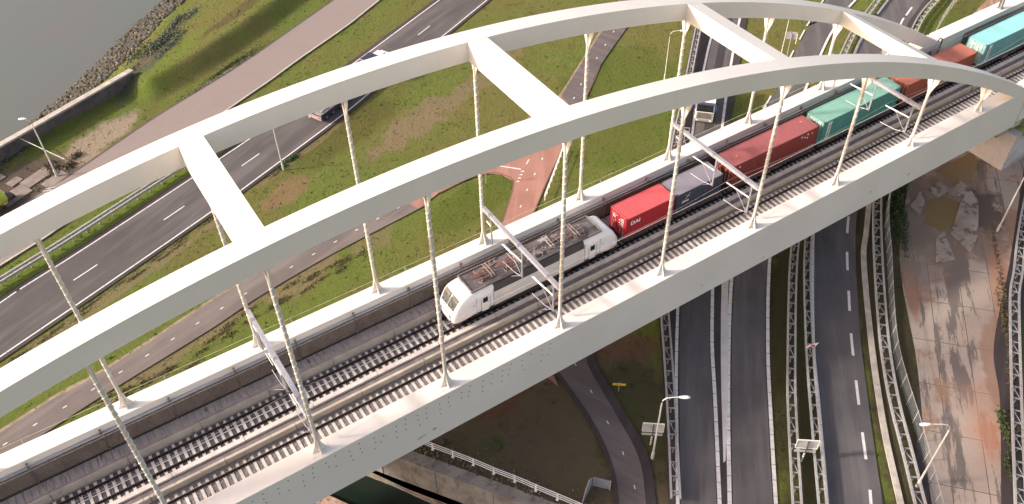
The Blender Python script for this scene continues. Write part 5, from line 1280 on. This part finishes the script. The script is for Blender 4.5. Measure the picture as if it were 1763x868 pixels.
mb.build('steel_gear', M_galv, t)
mb = MB(); mb.box(11.0, 13.2, -1.22, 1.22, 0.6, 3.0); mb.build('cab', DKB, t, bevel=0.1)
for x in (1.0, 2.3, 3.9, 12.0):
    for y in (-1.08, 1.08): wheel(t, x, y, 0.48)
def car(x, y, az, m, label):
    t = tag(empty('car', (x, y, G), R_(az)), label, 'car')
    sec_ = [(-2.15,0.35,0.62,0.75),(-2.0,0.25,0.85,0.86),(-1.2,0.22,0.95,0.9),(-0.2,0.22,0.98,0.9),(1.2,0.22,0.98,0.9),(1.95,0.25,0.92,0.87),(2.15,0.35,0.7,0.78)]
    mb = MB(); vs = []; 
    for a, zb, zt, w in sec_: vs += [(a,-w,zb),(a,-w,zt-.12),(a,-w*.88,zt),(a,w*.88,zt),(a,w,zt-.12),(a,w,zb)]
    n = 6; fs = [(i*n+j, i*n+(j+1)%n, (i+1)*n+(j+1)%n, (i+1)*n+j) for i in range(6) for j in range(n)]+[tuple(range(5,-1,-1)), tuple(36+j for j in range(6))]
    mb.add(vs, fs).build('body', m, t, smooth=False)
    MB().add([(-1.25,-.78,.95),(-1.25,.78,.95),(1.55,.8,.95),(1.55,-.8,.95),(-.55,-.62,1.42),(-.55,.62,1.42),(1.0,.64,1.44),(1.0,-.64,1.44)], [(0,1,5,4),(1,2,6,5),(2,3,7,6),(3,0,4,7)]).build('window', M_glass, t)
    MB().box(-.58,1.03,-.65,.65,1.42,1.47).build('roof', m, t, bevel=0.02)
    for xx in (-1.35, 1.35):
        for yy in (-.82, .82): wheel(t, xx, yy, 0.32, 0.2)
    return t
car(51.6, -20.2, 228, mat('car_blue_grey', (0.20,0.21,0.25), 0.3, coat=0.4), 'blue-grey car cut off by the bottom edge on the middle carriageway')
car(57.3, 62.5, 24, WHT, 'white car peeping over the far arch on the upper road')

# ---------------------------------------------------------------- grass tufts and low scrub
def on_hard(x, y):
    h = np.zeros(x.shape, bool)
    for o in list(COL.objects):
        if o.get('kind') != 'structure' or o.type != 'MESH' or o.parent: continue
        nm = o.name.split('.')[0]
        if nm in ('promenade', 'road', 'road_shoulder', 'path', 'cycle_path', 'cycle_junction', 'red_cycle_path', 'lower_path', 'lower_path_shoulder', 'motorway', 'motorway_shoulder', 'concrete_yard', 'cracked_slab_paving', 'river_water', 'dock_water', 'puddle_water', 'concrete_gore', 'motorway_kerb', 'kerb'):
            me = o.data; n = len(me.vertices)//2
            if nm in ('river_water', 'cycle_junction', 'puddle_water', 'dock_water'): P = [(v.co.x, v.co.y) for v in me.vertices]
            elif nm in ('motorway_kerb', 'kerb', 'cracked_slab_paving'): continue
            else: P = [(v.co.x, v.co.y) for v in me.vertices[:n]]+[(v.co.x, v.co.y) for v in list(me.vertices[n:])[::-1]]
            h |= inside(x, y, P)
    return h
N = 26000
x = np.random.uniform(-4, 146, N); y = np.random.uniform(-30, 112, N)
# only where the photograph can see ground: within the camera's fan
keep = (y < 30+x*1.15+58) & (y > -12-0.32*(x-40)*(x > 40)-30*(x < 40)) & (y < 120-(x > 100)*(x-100)*1.1)
cl = rough(x*0.9+40, y*0.9); keep &= np.random.rand(N) < 0.25+0.75*(cl > 0.0)
x, y = x[keep], y[keep]; hard = on_hard(x, y); x, y = x[~hard], y[~hard]; z = terrain(x, y)
dwl = sdist(x, y, WATERLINE); k_ = (dwl > 5.0) & (z > -13); x, y, z = x[k_], y[k_], z[k_]
vs, fs = [], []
for X_, Y_, Z_ in zip(x, y, z):
    for _ in range(3):
        a = random.uniform(0, 6.28); r = random.uniform(.05, .16); h = random.uniform(.04, .12); ox, oy = random.uniform(-.18,.18), random.uniform(-.18,.18); lx, ly = random.uniform(-.08,.08), random.uniform(-.08,.08)
        o = len(vs); vs += [(X_+ox-r*math.cos(a), Y_+oy-r*math.sin(a), Z_), (X_+ox+r*math.cos(a), Y_+oy+r*math.sin(a), Z_), (X_+ox+lx, Y_+oy+ly, Z_+h)]; fs.append((o, o+1, o+2))
me = bpy.data.meshes.new('grass'); me.from_pydata(vs, [], fs); me.materials.append(ground.data.materials[0]); o = bpy.data.objects.new('grass', me); COL.objects.link(o); o['kind'] = 'stuff'
def scrub(name, cx, cy, rx, ry, rot, n, hmax, m, size=0.14, soft=True):
    vs, fs = [], []; c_, s_ = math.cos(rot), math.sin(rot); cl_ = [(random.gauss(0,.5), random.gauss(0,.5)) for _ in range(max(3, n//160))]
    P_ = []
    for _ in range(n):
        q = random.choice(cl_); u, v = q[0]+random.gauss(0, .16), q[1]+random.gauss(0, .16); P_.append((cx+u*rx*c_-v*ry*s_, cy+u*rx*s_+v*ry*c_))
    P_ = np.array(P_); P_ = P_[~on_hard(P_[:,0], P_[:,1])] if soft else P_; Zs = terrain(P_[:,0], P_[:,1])
    for (X_, Y_), z_ in zip(P_, Zs):
        Z_ = float(z_)+abs(random.gauss(0, hmax*.5))
        d = Vector((random.gauss(0,1), random.gauss(0,1), random.gauss(0,1))).normalized(); e = d.orthogonal().normalized(); r = size*random.uniform(.5,1.3); p = Vector((X_, Y_, Z_)); o = len(vs)
        vs += [p-d*r, p+e*r*.6, p+d*r, p-e*r*.6]; fs.append((o, o+1, o+2, o+3))
    me = bpy.data.meshes.new(name); me.from_pydata([tuple(v) for v in vs], [], fs); me.materials.append(m); o = bpy.data.objects.new(name, me); COL.objects.link(o); o['kind'] = 'stuff'
M_sc1 = mat('scrub_green', (0.06, 0.085, 0.025), 0.9, col2=(0.025, 0.035, 0.012), scale=3); M_sc2 = mat('scrub_brown', (0.13, 0.10, 0.06), 0.9, col2=(0.05, 0.045, 0.02), scale=3)
scrub('scrub', 92.0, 0.3, 7, 1.3, R_(43), 2400, 0.6, M_sc1, soft=False); scrub('scrub', 99, 5.5, 5, 2, R_(30), 1200, 0.8, M_sc1)
scrub('scrub', 87, -18.2, 12, 0.7, R_(42), 1500, 0.4, M_sc2, soft=False); scrub('scrub', 75.5, -27.0, 4, 0.9, R_(42), 1100, 0.4, M_sc1, soft=False)
scrub('scrub', 134, 21.5, 7, 1.6, R_(20), 1500, 0.9, M_sc1); scrub('scrub', 37.4, 48.9, 2.2, 0.7, R_(22), 700, 0.3, mat('weed_green', (0.06, 0.12, 0.02), 0.9, col2=(0.03,0.06,0.012), scale=3), 0.12)
scrub('scrub', 14.5, 64.2, 2.8, 1.8, R_(28), 900, 0.3, M_sc2); scrub('reeds', 33, 84.5, 9, 1.6, R_(44), 2600, 0.4, mat('reed_grey_green', (0.13, 0.15, 0.10), 0.9, col2=(0.06, 0.07, 0.04), scale=2))

M_dry = mat('dry_grass', (0.17, 0.135, 0.07), 0.95, col2=(0.075, 0.075, 0.025), scale=2.5)
for k in range(9): scrub('dry_grass', 4+4.2*k, 23.6+0.72*k, 3.2, 0.9, R_(12), 700, 0.10, M_dry, 0.08)
for k in range(7): scrub('dry_grass', 2+5*k, 34.6+1.95*k, 4.0, 0.6, R_(21), 420, 0.08, M_dry, 0.07)
scrub('scrub', 41, 74.0, 12, 1.1, R_(27), 1500, 0.25, M_sc1, 0.10)
